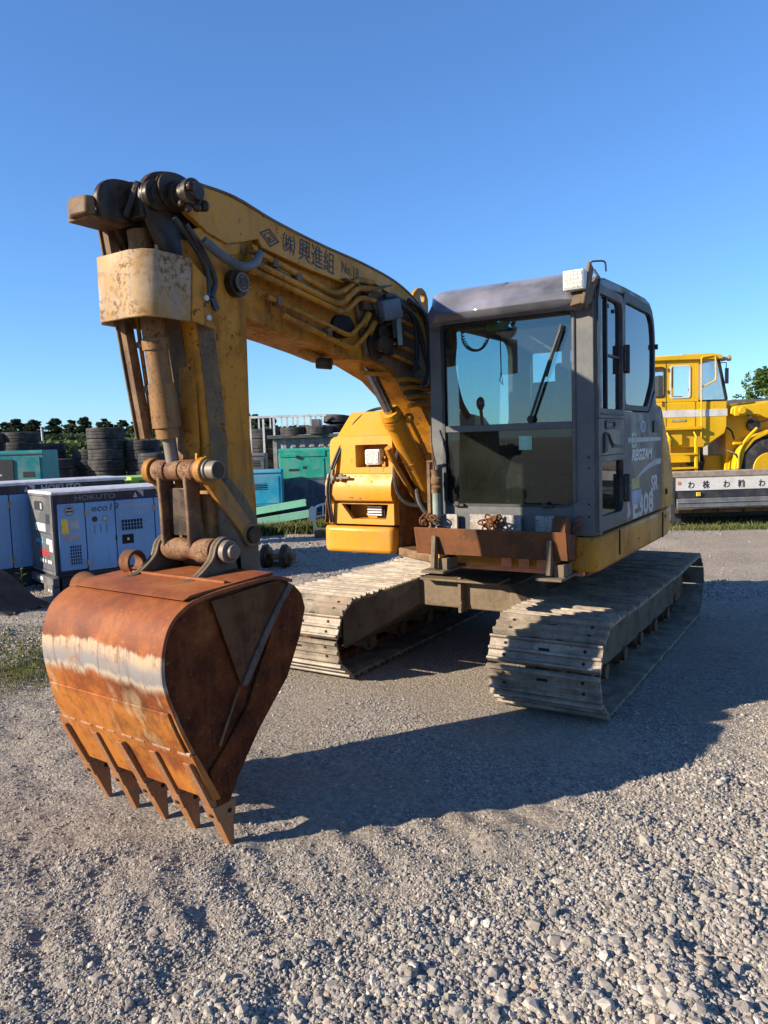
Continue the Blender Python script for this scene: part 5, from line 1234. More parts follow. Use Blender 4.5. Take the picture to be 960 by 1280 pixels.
    b = MB(); b.box((-.0205, .10, H - .36), (-.018, .24, H - .25)); b.build('socket_cover', M['label_black'], cd_); b = MB(); b.box((-.021, .27, .745), (-.0185, .66, .835)); b.build('sticker', M['white'], cd_)
    b = MB(); b.prism(rrect(.05, W - .035, z0 + .045, .715, .01, 3), 0, -.014, .006); lp = b.build('lower_end_panel', plain('dark_end_panel', (.10, .11, .125), .5), g, .004)
    if variant == 0:
        ltext('eco13', .10, (-.0145, .68, .60), 'left', M['cyan_text'], lp, width=1.1, shear=.2, bold=.001)
        b = MB(); b.box((-.0165, .07, .52), (-.0143, .18, .66)); b.box((-.0168, .18, .60), (-.0143, .28, .665)); b.build('sticker', M['white'], lp)
        ltext('建設機械', .085, (-.0145, .60, .455), 'left', M['red'], lp, width=1.15, bold=.003)
        b = MB()
        for k in range(9):
            if k not in (3, 5): b.box((-.0165, .14 + k * .05, .375), (-.0143, .175 + k * .05, .415))
        b.build('phone_number_print', M['white'], lp)
    b = MB(); b.box((-.05, .02, .13), (.02, W - .02, .225)); b.box((-.03, .02, .0), (.02, .45, .12)); b.box((-.052, .40, .165), (-.049, .62, .205), m=1)
    for y in (.18, .27): b.cyl((-.032, y, .06), (-.029, y, .06), .02, 10, m=1)
    b.build('skid_step', [M['endgrey'], M['white']], g, .004)
    return g
hd = math.atan2(.64, .77)
generator(0, V(-3.72, 8.6), HEAD + hd, 2.25, .88, 1.20, 'light blue generator with grey end panel standing just behind the rusty bucket')
generator(1, V(-5.42, 8.46), HEAD + hd, 2.62, .75, 1.295, 'light blue generator at the left edge, second one back with white roof edge')

def cabinet(name, label, loc, rot, L, W, H, mat, base=None, zb=.0, seams=(), vents=(), tiltx=0, cat='generator', extra=None):
    g = thing(name, label, cat, loc, rot); g.rotation_euler = (tiltx, 0, rot)
    if zb: b = MB(); b.box((.0, .0, 0), (L, W, zb)); b.build('base', base, g, .01)
    b = MB(); b.prism(rrect(0, W, zb, H, [.01, .04, .04, .01], 4), 0, 0, L); b.build('housing', mat, g, .012)
    b = MB(); b.box((-.01, -.01, H - .07), (L + .01, .0, H - .055)); b.box((.0, -.008, zb + .02), (L, 0, zb + .035)); b.build('trim', M['darkbase'] if base is None else base, g)
    for (x0, x1, z0, z1) in seams:
        b = MB(); b.prism(rrect(x0, x1, z0, z1, .015, 3), 1, -.012, .0); b.build('door_panel', mat, g, .003)
    for (x0, x1, z0, z1) in vents:
        b = MB(); n = max(3, int((z1 - z0) / .035))
        b.box((x0, -.014, z0), (x1, -.012, z1), m=1)
        for k in range(n): z = z0 + (z1 - z0) * (k + .5) / n; b.box((x0, -.024, z - .008), (x1, -.014, z + .004))
        b.build('vent', [mat, M['hole']], g)
    if extra: extra(g)
    return g
def teal_extra(g):
    b = MB(); b.prism(rrect(.30, .92, 1.22, 1.56, .01, 3), 1, -.03, -.012); p = b.build('control_panel', M['label_black'], g, .003)
    for x, z in ((.36, 1.48), (.36, 1.41), (.55, 1.44), (.55, 1.38), (.55, 1.30), (.68, 1.30), (.36, 1.30)): b = MB(); b.box((x, -.033, z), (x + .06, -.030, z + .03)); b.build('gauge', M['label_silver'], p)
    b = MB(); b.box((1.06, -.015, 1.27), (1.24, -.012, 1.36)); b.build('nameplate', M['label_black'], g); b = MB(); b.box((.30, -.015, 1.10), (.37, -.012, 1.17)); b.build('sticker', M['yellow_label'], g); b = MB(); b.prism(rrect(.68, .92, 1.06, 1.12, .03, 4), 1, -.02, -.012); b.build('handle', M['label_black'], g)
cabinet('generator', 'big teal generator with a black control panel standing behind the blue ones', V(-6.80, 12.2), HEAD + R(4), 1.38, .7, 1.70, M['teal'], M['darkbase'], .2, seams=[(.05, 1.33, .3, 1.6)], extra=teal_extra)
def lime_extra(g):
    b = MB(); b.box((-.012, -.012, 1.19), (.10, .01, 1.24)); b.build('corner_cap', M['lime'], g)
    b = MB(); b.box((.12, -.016, 1.09), (.36, -.012, 1.21)); b.build('opening', plain('dark_green_recess', (.04, .07, .01), .7), g); b = MB(); b.cyl((.48, -.018, 1.18), (.48, -.012, 1.18), .04, 12); b.build('cap', M['yellow_label'], g)
cabinet('compressor', 'lime green compressor behind the front blue generator, left of the arm', V(-3.40, 10.35), HEAD + hd - R(4), 1.25, .7, 1.29, M['lime'], M['darkbase'], .25, seams=[(.4, 1.2, .35, 1.22)], vents=[(.1, .35, .4, .8)], cat='compressor', extra=lime_extra)
cabinet('generator', 'small pale cyan machine seen between lime compressor and the linkage', V(-3.15, 12.5), HEAD, .5, .5, 1.45, plain('pale_cyan', (.2, .55, .62), .5), M['darkbase'], .3, seams=[(.05, .45, .4, 1.35)], vents=[(.12, .38, .5, .8)])
def green_extra(g):
    b = MB(); b.prism(rrect(.02, .98, 1.40, 1.53, .01, 3), 1, -.016, -.011); b.build('top_band', M['green'], g, .003); ltext('DENYO', .055, (.12, -.0165, 1.455), 'front', M['mint'], g, width=1.2); b = MB(); b.box((.36, -.05, 1.37), (.42, -.0, 1.43)); b.build('latch', M['label_black'], g)
    b = MB(); b.box((.20, -.016, 1.10), (.42, -.012, 1.15)); b.box((.50, -.016, 1.14), (.58, -.012, 1.20)); b.build('nameplate', M['label_black'], g); b = MB(); b.box((-.006, .0, 1.20), (.004, .10, 1.45)); b.build('corner_post', M['mint'], g)
cabinet('generator', 'green generator on a blue grey base in front of the grey shed', V(-2.18, 16.2), HEAD, 1.4, .8, 1.58, M['green'], M['bluegrey'], .90, seams=[(.03, .95, .95, 1.36)], extra=green_extra)
g = cabinet('generator', 'bright cyan blue machine leaning right of the arm, before tyre stacks', V(-2.95, 15.3), HEAD + R(4), .92, .7, 1.17, M['cyan'], M['darkbase'], .42, seams=[(.05, .86, .50, 1.05)], vents=[(.28, .62, .78, .90)])
cabinet('control_cabinet', 'grey cabinet between the cyan machine and stacked tyres', V(-2.95, 16.6), HEAD, .42, .4, 1.50, M['endgrey'], M['darkbase'], .1, seams=[(.03, .39, .2, 1.4)], vents=[(.1, .3, 1.2, 1.35)], cat='cabinet')
# mint green panels lying propped on the ground
def slab(name, label, a, bb, w, th, mat, cat='panel'):
    a, bb = Vector(a), Vector(bb); c = (a + bb) / 2; d = bb - a
    t = thing(name, label, cat, (c.x, c.y, 0), 0)
    b = MB(); b.bar(a - Vector((c.x, c.y, 0)), bb - Vector((c.x, c.y, 0)), w, th, up=(0, 0, 1)); b.build('sheet', mat, t, .006)
    dn = d.normalized(); side = dn.cross(Vector((0, 0, 1))).normalized()
    b = MB(); off = side * (w / 2 + .012) * (1 if side.dot(Vector(_hd)) < 0 else -1)
    b.bar(a + off - Vector((c.x, c.y, 0)), bb + off - Vector((c.x, c.y, 0)), .024, th + .10, up=(0, 0, 1)); b.build('folded_edge', mat, t, .004)
    return t
slab('panel', 'mint green sheet panel propped up over another right of the arm', V(-3.1, 15.2, .30), V(-1.55, 15.3, .52), .5, .04, M['mint'])
slab('panel', 'lower mint green sheet panel lying in weeds right of the arm', V(-3.1, 14.75, .11), V(-1.42, 14.9, .33), .3, .05, M['mint'])
tk = thing('timber', 'dark timber baulks beneath the mint green panels', 'timber', V(-1.7, 15.2), HEAD)
for k, (x, y, z) in enumerate(((0, 0, 0), (.05, .25, .0), (.0, .1, .15))): b = MB(); b.box((x - .5, y, z), (x + .5, y + .14, z + .14)); b.build('baulk', M['brown'], tk, .01)

# tyres, each one its own object
def tyre_mesh(r=.42, w=.24, name='tyre'):
    prof = [(.55, .10), (.60, .02), (.80, -.0), (.95, .01), (.992, .05), (1.0, .12), (1.0, .32), (.975, .33), (.975, .37), (1.0, .38), (1.0, .62), (.975, .63), (.975, .67), (1.0, .68), (1.0, .88), (.992, .95), (.95, .99), (.80, 1.0), (.60, .98), (.55, .90), (.68, .8), (.85, .7), (.85, .3), (.68, .2)]
    n = 26; b = MB()
    loops = [[(r * p * math.cos(2 * math.pi * j / n), r * p * math.sin(2 * math.pi * j / n), w * q) for p, q in prof] for j in range(n)]
    loops.append(loops[0]); b.loft(loops, True, True, False); return b.mesh(name, M['tyre'])
M['tyre'] = plain('weathered_tyre_rubber', (.020, .020, .021), .8, var=.3, scale=5, dust=(.11, .10, .085), dustf=.6)
TYM = tyre_mesh()
ORD = ['top', 'second', 'third', 'fourth', 'fifth', 'sixth', 'seventh', 'eighth', 'lowest']
STACKS = [(-9.05, 18.0, 9, 'stack at the far left edge', 1.0), (-8.45, 18.1, 9, 'stack second from the far left', 1.0), (-8.05, 18.4, 7, 'stack behind the teal generator end', 1.12),
          (-7.45, 17.6, 7, 'low stack just right of the teal generator', .9), (-7.05, 18.6, 7, 'squat stack in front of the leafy hedge', 1.02), (-6.38, 17.9, 9, 'tall sunlit stack behind the lettered generator', 1.02),
          (-5.60, 18.1, 8, 'dark stack touching the tall sunlit one', 1.0), (-5.05, 17.2, 7, 'dark stack just left of the bucket cylinder', .95), (-4.35, 18.0, 7, 'stack hidden behind the arm linkage', 1.0),
          (-2.82, 18.2, 9, 'stack right of the arm beside the grey shed', .95)]
for (X, Y, n, desc, s) in STACKS:
    z = 0
    for k in range(n):
        w = .24 * s * random.uniform(.96, 1.02); r = s * random.uniform(.95, 1.02)
        o = bpy.data.objects.new('tyre', TYM); COL.objects.link(o)
        o.location = V(X + random.uniform(-.03, .03), Y + random.uniform(-.03, .03), z); z += w
        o.scale = (r, r, w / .24); o.rotation_euler = (random.uniform(-.01, .01), random.uniform(-.01, .01), random.uniform(0, 6))
        tag(o, f'black tyre, {ORD[n - 1 - k] + (" from top" if k < n - 1 else "") if k else "lowest"} of the {desc}', 'tyre', 'tyres piled in stacks')
# grey shed with sheet walls, tyres and a steel frame on its roof
sh = thing('shed', 'low grey sheet metal shed behind the green generator, tyres on top', 'shed', V(-2.45, 17.3), HEAD)
b = MB(); prof = []
x = 0
while x < 3.4: prof += [(x, 0), (x + .09, 0), (x + .11, .03), (x + .19, .03)]; x += .21
b.prism(prof + [(3.5, .3), (0, .3)], 2, 0, 1.80); b.box((0, .3, 0), (3.5, 2.2, 1.80)); b.build('wall', M['shed'], sh)
b = MB(); b.box((-.1, -.12, 1.80), (3.6, 2.3, 1.88)); b.build('roof', plain('dark_felt_roof', (.07, .07, .07), .8), sh, .01)
b = MB(); b.box((.45, -.03, 1.42), (3.4, .005, 1.60)); b.box((1.15, -.04, 1.42), (1.18, -.03, 1.60), m=1); b.build('window', [M['label_black'], M['steelwhite']], sh)
fr = thing('rack', 'pale steel rack frame standing on the shed roof', 'frame', V(-3.0, 17.5, 1.88), HEAD)
for zz, yy in ((.40, 0), (.43, .8)): b = MB(); b.box((-.1, yy, zz), (1.75, yy + .05, zz + .05)); b.build('rail', M['steelwhite'], fr)
for k in range(7):
    x = .0 + k * .27; b = MB(); b.box((x + (.03 if k % 2 else 0), 0.01, -.0 if x > .5 else -1.88), (x + .045 + (.03 if k % 2 else 0), .04, .40)); b.build('post', M['steelwhite'], fr)
    b = MB(); b.box((x + .08, .81, .0 if x > .5 else -1.88), (x + .115, .84, .43)); b.build('post', M['steelwhite'], fr)
b = MB(); b.box((1.42, -.01, .0), (1.60, .45, .34)); b.build('box_section', M['endgrey'], fr)
for k, (X, Y, z, rx, lab) in enumerate(((-1.95, 17.5, 1.88, .1, 'leftmost pale dusty tyre lying inside the rack on the shed roof'), (-1.42, 17.45, 1.88, .05, 'dusty tyre lying flat under the rack end on the shed roof'), (-1.05, 17.8, 1.90, .0, 'black tyre lowest at the right of the shed roof'), (-1.0, 17.9, 2.10, .12, 'black tyre resting upon another at right of the shed roof'), (-.55, 17.7, 1.9, 0, 'tyre on the shed roof nearest the yellow hood'))):
    o = bpy.data.objects.new('tyre', TYM); COL.objects.link(o); o.location = V(X, Y, z + .01); o.scale = (.8, .8, .75); o.rotation_euler = (rx, 0, k); tag(o, lab, 'tyre', 'tyres on the shed roof')
# white bent handle frame by the weeds
hf = thing('cart_handle', 'white bent tube cart handle beside the yellow hood', 'cart', V(-1.25, 13.6), HEAD)
b = MB(); b.tube(smooth_path([(0, 0, .05), (0, 0, .35), (-.02, 0, .45), (.06, 0, .55), (.25, 0, .60), (.5, 0, .62)]), .02, 8); b.tube([(0, 0, .36), (.4, 0, .42)], .014, 8); b.tube([(.16, 0, .38), (.17, 0, .58)], .012, 8); b.prism([(-.09, .32), (.02, .28), (.05, .50), (-.03, .56), (-.09, .50)], 1, -.03, .03); b.build('frame', M['white'], hf)
b = MB(); b.box((.0, -.1, .0), (.9, .5, .12)); b.build('cart_bed', M['brown'], hf, .01)
# flanged rollers on an axle
rl = thing('roller_axle', 'rusty pair of flanged rollers on an axle lying behind the bucket', 'roller', V(-1.55, 10.2), HEAD + R(-14))
for x in (-.10, .17): b = MB(); b.steps((x, 0, .17), (x + .12, 0, .17), [(0, .07), (.02, .165), (.06, .17), (.06, .14), (.10, .14), (.12, .07)], 24); b.build('wheel', M['grease'], rl, .003)
b = MB(); b.cyl((-.1, 0, .17), (.36, 0, .17), .04, 14); b.box((-.05, .05, .0), (.25, .3, .09)); b.build('axle', M['brown'], rl)
# short pipes behind the bucket
t = thing('pipe_piece', 'short rusty steel pipe lying before the blue generator', 'pipe', V(-3.36, 8.45), HEAD + R(-58))
b = MB(); r = .16; n = 28
b.ring([(r * math.cos(a * 2 * math.pi / n), r + r * math.sin(a * 2 * math.pi / n)) for a in range(n)], [((r - .014) * math.cos(a * 2 * math.pi / n), r + (r - .014) * math.sin(a * 2 * math.pi / n)) for a in range(n)], 0, -.02, .45); b.build('pipe_wall', M['rust'], t)
t = thing('steel_cone', 'small rusty pointed cone just beside the steel pipe', 'scrap', V(-3.02, 8.5), HEAD)
b = MB(); b.tube([(0, 0, .0), (-.02, 0, .16), (-.04, .0, .30)], [.10, .075, .02], 14); b.build('cone_body', M['rust'], t)
# dark old bucket at the left edge
ob = thing('old_bucket', 'dark mud caked digger bucket lying at the left edge', 'bucket', V(-4.22, 7.95), HEAD + R(-12)); ob.scale = (.8, .8, .55)
b = MB(); o = spl([(-.6, .85), (-.25, .80), (.05, .62), (.25, .38), (.42, .18), (.62, .06), (.60, .03), (.35, .08), (.1, .22), (-.1, .42), (-.35, .58), (-.6, .60)], 4)
b.prism(o, 1, -.35, .45); b.build('shell', plain('caked_black_steel', (.022, .019, .016), .75, var=.5, dust=(.09, .07, .05), dustf=.5), ob, .01)
b = MB(); b.prism([(-.6, .02), (-.1, .0), (.12, .10), (.02, .20), (-.2, .36), (-.6, .50)], 1, -.38, -.33); b.prism([(-.6, .02), (-.1, .0), (.2, .10), (.1, .24), (-.2, .40), (-.6, .55)], 1, .43, .47); b.build('side_plate', M['brown'], ob, .006)
for k in range(3): b = MB(); b.hexa([(.42, -.3 + k * .27, .02), (.72, -.28 + k * .27, .0), (.72, -.25 + k * .27, .0), (.42, -.2 + k * .27, .02), (.42, -.3 + k * .27, .14), (.70, -.28 + k * .27, .03), (.70, -.25 + k * .27, .03), (.42, -.2 + k * .27, .14)]); b.build('tooth', M['brown'], ob, .003)

# ------------------------------------------------------------------ trailer and wheel loader on the right
TR_ = thing('low_loader_trailer', 'low trailer with white lettered side board carrying the yellow loader', 'trailer', V(4.98, 13.2), HEAD)
b = MB(); b.box((0, 0, .885), (8, .16, .985)); b.box((0, .01, .84), (8, .10, .885)); b.build('deck_edge', plain('worn_brown_timber_rail', (.33, .27, .22), .75), TR_, .01)
for k in range(18): b = MB(); b.box((.02 + k * .44, .2, .24), (.44 + k * .44, 2.5, .30)); b.build('deck_plank', M['brown'], TR_, .006)
b = MB(); b.box((.03, -.012, .655), (8, .0, .865)); sb = b.build('side_board', M['white'], TR_, .003)
b = MB(); b.box((0, 0, .52), (8, .12, .84)); b.box((-.03, -.02, .10), (.05, .12, .88)); b.box((0, 2.45, .3), (8, 2.55, .9)); b.build('side_frame', M['darkbase'], TR_, .006)
b = MB(); b.box((.08, -.03, .345), (8, .06, .515)); b.box((.08, -.045, .44), (8, -.03, .455)); b.box((.08, -.042, .365), (8, -.03, .375)); b.build('side_beam', plain('weathered_grey_beam', (.14, .155, .17), .6, dust=(.3, .28, .25)), TR_, .006)
b = MB(); b.box((.4, .7, .12), (8, .9, .26)); b.box((.4, 1.7, .12), (8, 1.9, .26)); b.build('chassis', M['darkbase'], TR_)
b = MB()
for yy in (.35, 2.0): b.box((.1, yy, 0), (.3, yy + .25, .26))
b.build('support_leg', M['darkbase'], TR_)
for k in range(4):
    b = MB(); cx = 5.4 + (k % 2) * 1.0; cy = .35 + (k // 2) * 1.7; b.steps((cx, cy, .27), (cx, cy + .3, .27), [(0, .12), (.02, .25), (.28, .25), (.3, .12)], 22); b.build('wheel', M['tyre'], TR_)
b = MB(); b.cyl((.12, -.016, .785), (.12, -.012, .785), .035, 16); b.build('side_reflector', M['orange'], sb); b = MB(); b.box((.42, -.03, .555), (.49, .0, .62)); b.build('marker_lamp', M['yellow_label'], TR_, .004)
for k, ch in enumerate('わ株わ輸わ運わ'): ltext(ch, .145, (.27 + k * .305 + (.0 if k % 2 == 0 else -.05), -.0125, .695), 'front', M['label_black'], sb, bold=.003, width=.85)
LX, LZ = 5.02, .30
LD = thing('wheel_loader', 'bright yellow wheel loader parked on the low trailer', 'loader', V(LX, 14.3, LZ), HEAD)
# local: x right, y away, z above the deck
def lz(z): return z - LZ
b = MB()
b.prism([(.0, lz(1.40)), (.95, lz(1.36)), (1.06, lz(1.42)), (1.36, lz(1.62)), (1.40, lz(1.75)), (1.40, lz(2.22)), (.0, lz(2.22))], 1, .0, 1.3)
b.box((-.2, .1, lz(.9)), (.95, 1.3, lz(1.42))); b.box((-1.6, .1, lz(.9)), (-.2, 1.3, lz(2.0)))
body = b.build('body', M['loader'], LD, .02)
cb_ = MB()
wt = lz(2.98)
for (x0, x1, z0, z1) in ((.06, .24, 2.30, 2.86), (.34, .70, 2.28, 2.88)):
    pass
cb_.ring(rrect(-.02, .27, lz(2.22), wt, .02), rrect(.04, .225, lz(2.32), lz(2.86), .04), 1, 0, .05)
cb_.ring(rrect(.27, .80, lz(2.22), wt, .02), rrect(.345, .70, lz(2.30), lz(2.88), .05), 1, 0, .05)
cb_.box((.80, 0, lz(2.22)), (.87, .06, wt)); cb_.cut(); cb_.box((.80, 1.24, lz(2.22)), (.87, 1.3, wt))
cb_.ring(rrect(-.02, .27, lz(2.22), wt, .02), rrect(.04, .225, lz(2.32), lz(2.86), .04), 1, 1.25, 1.3)
cb_.ring(rrect(.27, .80, lz(2.22), wt, .02), rrect(.345, .70, lz(2.30), lz(2.88), .05), 1, 1.25, 1.3)
cabl = cb_.build('loader_cab', M['loader'], LD, .006)
b = MB(); b.prism([(-.08, wt), (-.06, wt + .08), (.8, wt + .10), (1.25, wt + .09), (1.30, wt + .03), (1.28, wt)], 1, -.05, 1.35); b.build('cab_roof', M['loader'], cabl, .012)
b = MB(); b.box((.60, .1, wt + .09), (1.2, 1.2, wt + .12)); b.cyl((1.30, .05, wt + .0), (1.42, .05, wt + .02), .04, 12); b.cyl((1.42, .05, wt + .02), (1.47, .05, wt + .02), .055, 12); b.build('work_lamp', M['tan_label'], cabl)
b = MB(); b.prism([(.80, lz(2.24)), (1.385, lz(2.24)), (1.22, wt)] + [(.80, wt)], 1, .015, .022); b.build('front_side_glass', M['glass_loader'], cabl)
b = MB(); b.bar((1.39, .02, lz(2.24)), (1.235, .02, wt), .05, .03, up=(0, 1, 0)); b.bar((1.39, 1.28, lz(2.24)), (1.235, 1.28, wt), .05, .03, up=(0, 1, 0)); b.box((.86, .0, lz(2.22)), (1.4, .04, lz(2.245))); b.build('front_post', M['label_black'], cabl)
b = MB(); b.prism([(1.375, lz(2.24)), (1.385, lz(2.24)), (1.23, wt), (1.22, wt)], 1, .05, 1.25); b.build('windscreen', M['glass_loader'], cabl)
for (x0, x1, z0, z1) in ((.04, .225, 2.32, 2.86), (.345, .70, 2.30, 2.88)):
    b = MB(); b.ring(rrect(x0 - .012, x1 + .012, lz(z0) - .012, lz(z1) + .012, .05), rrect(x0 + .012, x1 - .012, lz(z0) + .012, lz(z1) - .012, .04), 1, -.012, .0); b.build('window_rubber', M['label_black'] if x0 < .1 else M['white'], cabl)
    for yy in (.02, 1.27): b = MB(); b.box((x0, yy, lz(z0)), (x1, yy + .006, lz(z1))); b.build('window', M['glass_loader'], cabl)
b = MB(); b.box((.35, .45, lz(2.0)), (.75, .95, lz(2.35))); b.box((.28, .45, lz(2.3)), (.40, .95, lz(2.75))); b.cyl((1.05, .65, lz(2.2)), (.95, .65, lz(2.5)), .03, 8); b.build('driver_seat', M['seat'], cabl, .02)
b = MB(); b.box((-.02, -.006, lz(1.94)), (1.40, .0, lz(2.07))); b.build('white_stripe', M['white'], body)
b = MB(); b.box((.18, -.02, lz(2.15)), (.19, .0, lz(2.25))); b.box((.255, -.006, lz(1.75)), (.262, .0, lz(2.95))); b.box((.80, -.006, lz(1.7)), (.806, .0, lz(2.22))); b.box((.02, -.012, lz(2.12)), (.05, -.0, lz(2.2))); b.build('door_gap', M['brown'], body)
b = MB(); b.tube(bent_pipe([(.90, -.05, lz(1.55)), (.89, -.06, lz(3.02)), (1.15, -.06, lz(3.05)), (1.16, -.06, lz(2.6)), (.92, -.04, lz(2.48))], .05), .014, 8); b.build('handrail', M['loader'], LD)
b = MB(); b.box((.0, -.10, lz(1.70)), (.90, .0, lz(1.76))); b.box((.22, -.06, lz(1.42)), (.55, .0, lz(1.62))); b.box((.36, -.05, lz(1.38)), (.44, .0, lz(1.44))); b.build('side_step', M['loader'], LD, .01)
for x in (.30, .80): b = MB(); b.bar((x - .02, -.12, lz(.70)), (x - .02, -.10, lz(1.55)), .05, .05, up=(0, 1, 0)); b.bar((x - .0, -.1, lz(1.55)), (x - .16 + .1, -.02, lz(1.74)), .04, .03); b.build('ladder_rail', M['loader'], LD, .006)
for z in (.72, .98, 1.24): b = MB(); b.box((.28, -.16, lz(z)), (.80, -.04, lz(z) + .035)); b.build('ladder_step', M['loader'], LD, .004)
b = MB(); b.box((.0, .1, lz(.75)), (1.0, 1.2, lz(1.1))); b.cyl((1.05, .3, lz(.7)), (1.05, .3, lz(1.5)), .03, 8); b.tube([(.98, .2, lz(1.35)), (1.05, .2, lz(1.1)), (1.0, .2, lz(.9))], .03, 8); b.build('undercarriage', M['grease'], LD)
b = MB(); b.prism([(1.48, lz(.75)), (1.48, lz(2.10)), (1.52, lz(2.16)), (1.70, lz(2.18)), (2.6, lz(2.22)), (2.6, lz(1.25)), (2.2, lz(1.45)), (1.92, lz(1.12)), (1.85, lz(.75))], 1, .25, 1.05); b.box((.9, .4, lz(.85)), (1.6, .9, lz(1.2))); b.build('front_frame', M['loader'], LD, .015)
b = MB(); ao = spl([(1.46, 1.98), (1.50, 2.09), (1.62, 2.12), (1.95, 2.15), (2.25, 2.20), (2.6, 2.15), (3.2, 1.7), (3.6, 1.1), (3.5, 1.0), (3.0, 1.5), (2.55, 1.86), (2.2, 1.86), (1.95, 1.95), (1.60, 1.92)], 4)
b.prism([(y, lz(z)) for y, z in ao], 1, .0, .10); b.prism([(y, lz(z)) for y, z in ao], 1, 1.2, 1.30); b.cyl((1.66, -.06, lz(2.03)), (1.66, .1, lz(2.03)), .07, 16); b.box((1.52, -.03, lz(1.93)), (1.62, .0, lz(2.10))); b.build('lift_arm', M['loader'], LD, .012)
b = MB(); b.tube(smooth_path([(1.60, -.02, lz(.95)), (1.62, -.02, lz(1.25)), (1.74, -.02, lz(1.48)), (1.95, -.02, lz(1.70))]), .03, 8); b.prism([(1.52, lz(.85)), (1.56, lz(1.1)), (1.66, lz(1.32)), (1.85, lz(1.52)), (2.2, lz(1.66)), (2.7, lz(1.66)), (2.7, lz(1.62)), (2.2, lz(1.60)), (1.90, lz(1.46)), (1.72, lz(1.25)), (1.64, lz(.85))], 1, -.02, .38); b.box((1.50, -.05, lz(1.40)), (1.66, .0, lz(1.45))); b.build('fender', M['loader'], LD, .01)
b = MB(); b.cyl((1.98, .15, lz(1.75)), (1.98, .24, lz(1.75)), .12, 18); b.cyl((1.98, .09, lz(1.75)), (1.98, .15, lz(1.75)), .09, 18, m=1); b.build('headlamp', [M['label_black'], M['glass_loader']], LD)
b = MB(); b.box((-1.4, .085, lz(1.3)), (-.4, .10, lz(1.8)))
for k in range(9): b.box((-1.4, .06, lz(1.32 + k * .055)), (-.4, .085, lz(1.345 + k * .055)))
b.build('engine_grille', M['brown'], body)
for k, pts in enumerate(([(1.44, .1, 1.30), (1.55, -.02, 1.22), (1.62, .0, 1.05), (1.5, .1, .9)], [(1.75, .05, 2.0), (1.85, -.02, 1.88), (2.05, -.03, 1.82), (2.3, -.02, 1.95)], [(1.42, .2, 1.75), (1.52, .1, 1.66), (1.60, .15, 1.5)])):
    b = MB(); b.tube(smooth_path([(x, y, lz(z)) for x, y, z in pts]), .018, 8); b.build('hose', M['hose'], LD)
b = MB(); b.tube([(1.22, .0, lz(2.92)), (1.30, -.16, lz(2.90)), (1.30, -.16, lz(2.78))], .010, 6); b.box((1.27, -.20, lz(2.52)), (1.33, -.17, lz(2.80))); b.build('mirror', M['label_black'], LD)
b = MB()
for zz in (2.38, 2.78): b.box((.285, -.016, lz(zz)), (.315, -.004, lz(zz) + .06)); b.cut()
b.build('door_hinge', M['brown'], cabl)
b = MB(); b.box((.36, -.012, lz(1.86)), (.62, -.002, lz(1.90))); b.build('faded_decal', M['tan_label'], body)
def loader_wheel(x, y):
    t = MB(); n = 40; r = .62; loops = []
    prof = [(.50, .02), (.85, .0), (.95, .06), (1.0, .18), (1.0, .82), (.95, .94), (.85, 1.0), (.50, .98)]
    for j in range(n):
        a = 2 * math.pi * j / n; k = 1.0 if j % 4 < 2 else .955
        loops.append([(x + r * (p * (k if p > .9 else 1)) * math.cos(a), y + .42 * q, lz(.93) + r * (p * (k if p > .9 else 1)) * math.sin(a)) for p, q in prof])
    loops.append(loops[0]); t.loft(loops, False, True, False); w = t.build('wheel', M['tyre'], LD)
    t = MB(); t.steps((x, y - .01, lz(.93)), (x, y + .3, lz(.93)), [(0, .30), (.02, .31), (.02, .25), (.10, .22), (.10, .14), (.02 + .085, .13), (.3, .13)], 30); t.steps((x, y - .0, lz(.93)), (x, y + .12, lz(.93)), [(0, .08), (.03, .11), (.12, .12)], 20); t.build('rim', M['loader'], w)
loader_wheel(2.20, .0); loader_wheel(2.20, .95); loader_wheel(-.65, .0); loader_wheel(-.65, .95)
b = MB(); bk = spl([(3.3, 1.35), (3.15, 1.0), (3.25, .5), (3.6, .32), (4.1, .30), (4.1, .34), (3.7, .42), (3.35, .6), (3.28, 1.0), (3.4, 1.3)], 4)
b.prism([(y, lz(z)) for y, z in bk], 1, -.35, 1.65); b.build('loader_bucket', M['loader'], LD, .01)

wh = thing('added_warehouse', 'unseen long pale grey building added behind the camera, mirrored in the cab glass', 'building', V(-26, -34), HEAD)  # unseen building, added so the cab glass has something to reflect
b = MB(); b.box((0, -12, 0), (46, 0, 5.6)); b.build('wall', M['shed'], wh); b = MB(); b.prism([(-12.6, 5.55), (.5, 5.55), (.5, 5.75), (-6, 7.6), (-12.6, 5.75)], 0, -.5, 46.5); b.build('roof', M['endgrey'], wh)
for k in range(6): b = MB(); b.box((3 + k * 7.2, 0, 0 if k % 2 else 1.4), (6.4 + k * 7.2, .06, 4.0 if k % 2 else 3.0)); b.build('shutter' if k % 2 else 'window', M['steelwhite'] if k % 2 else M['label_black'], wh)

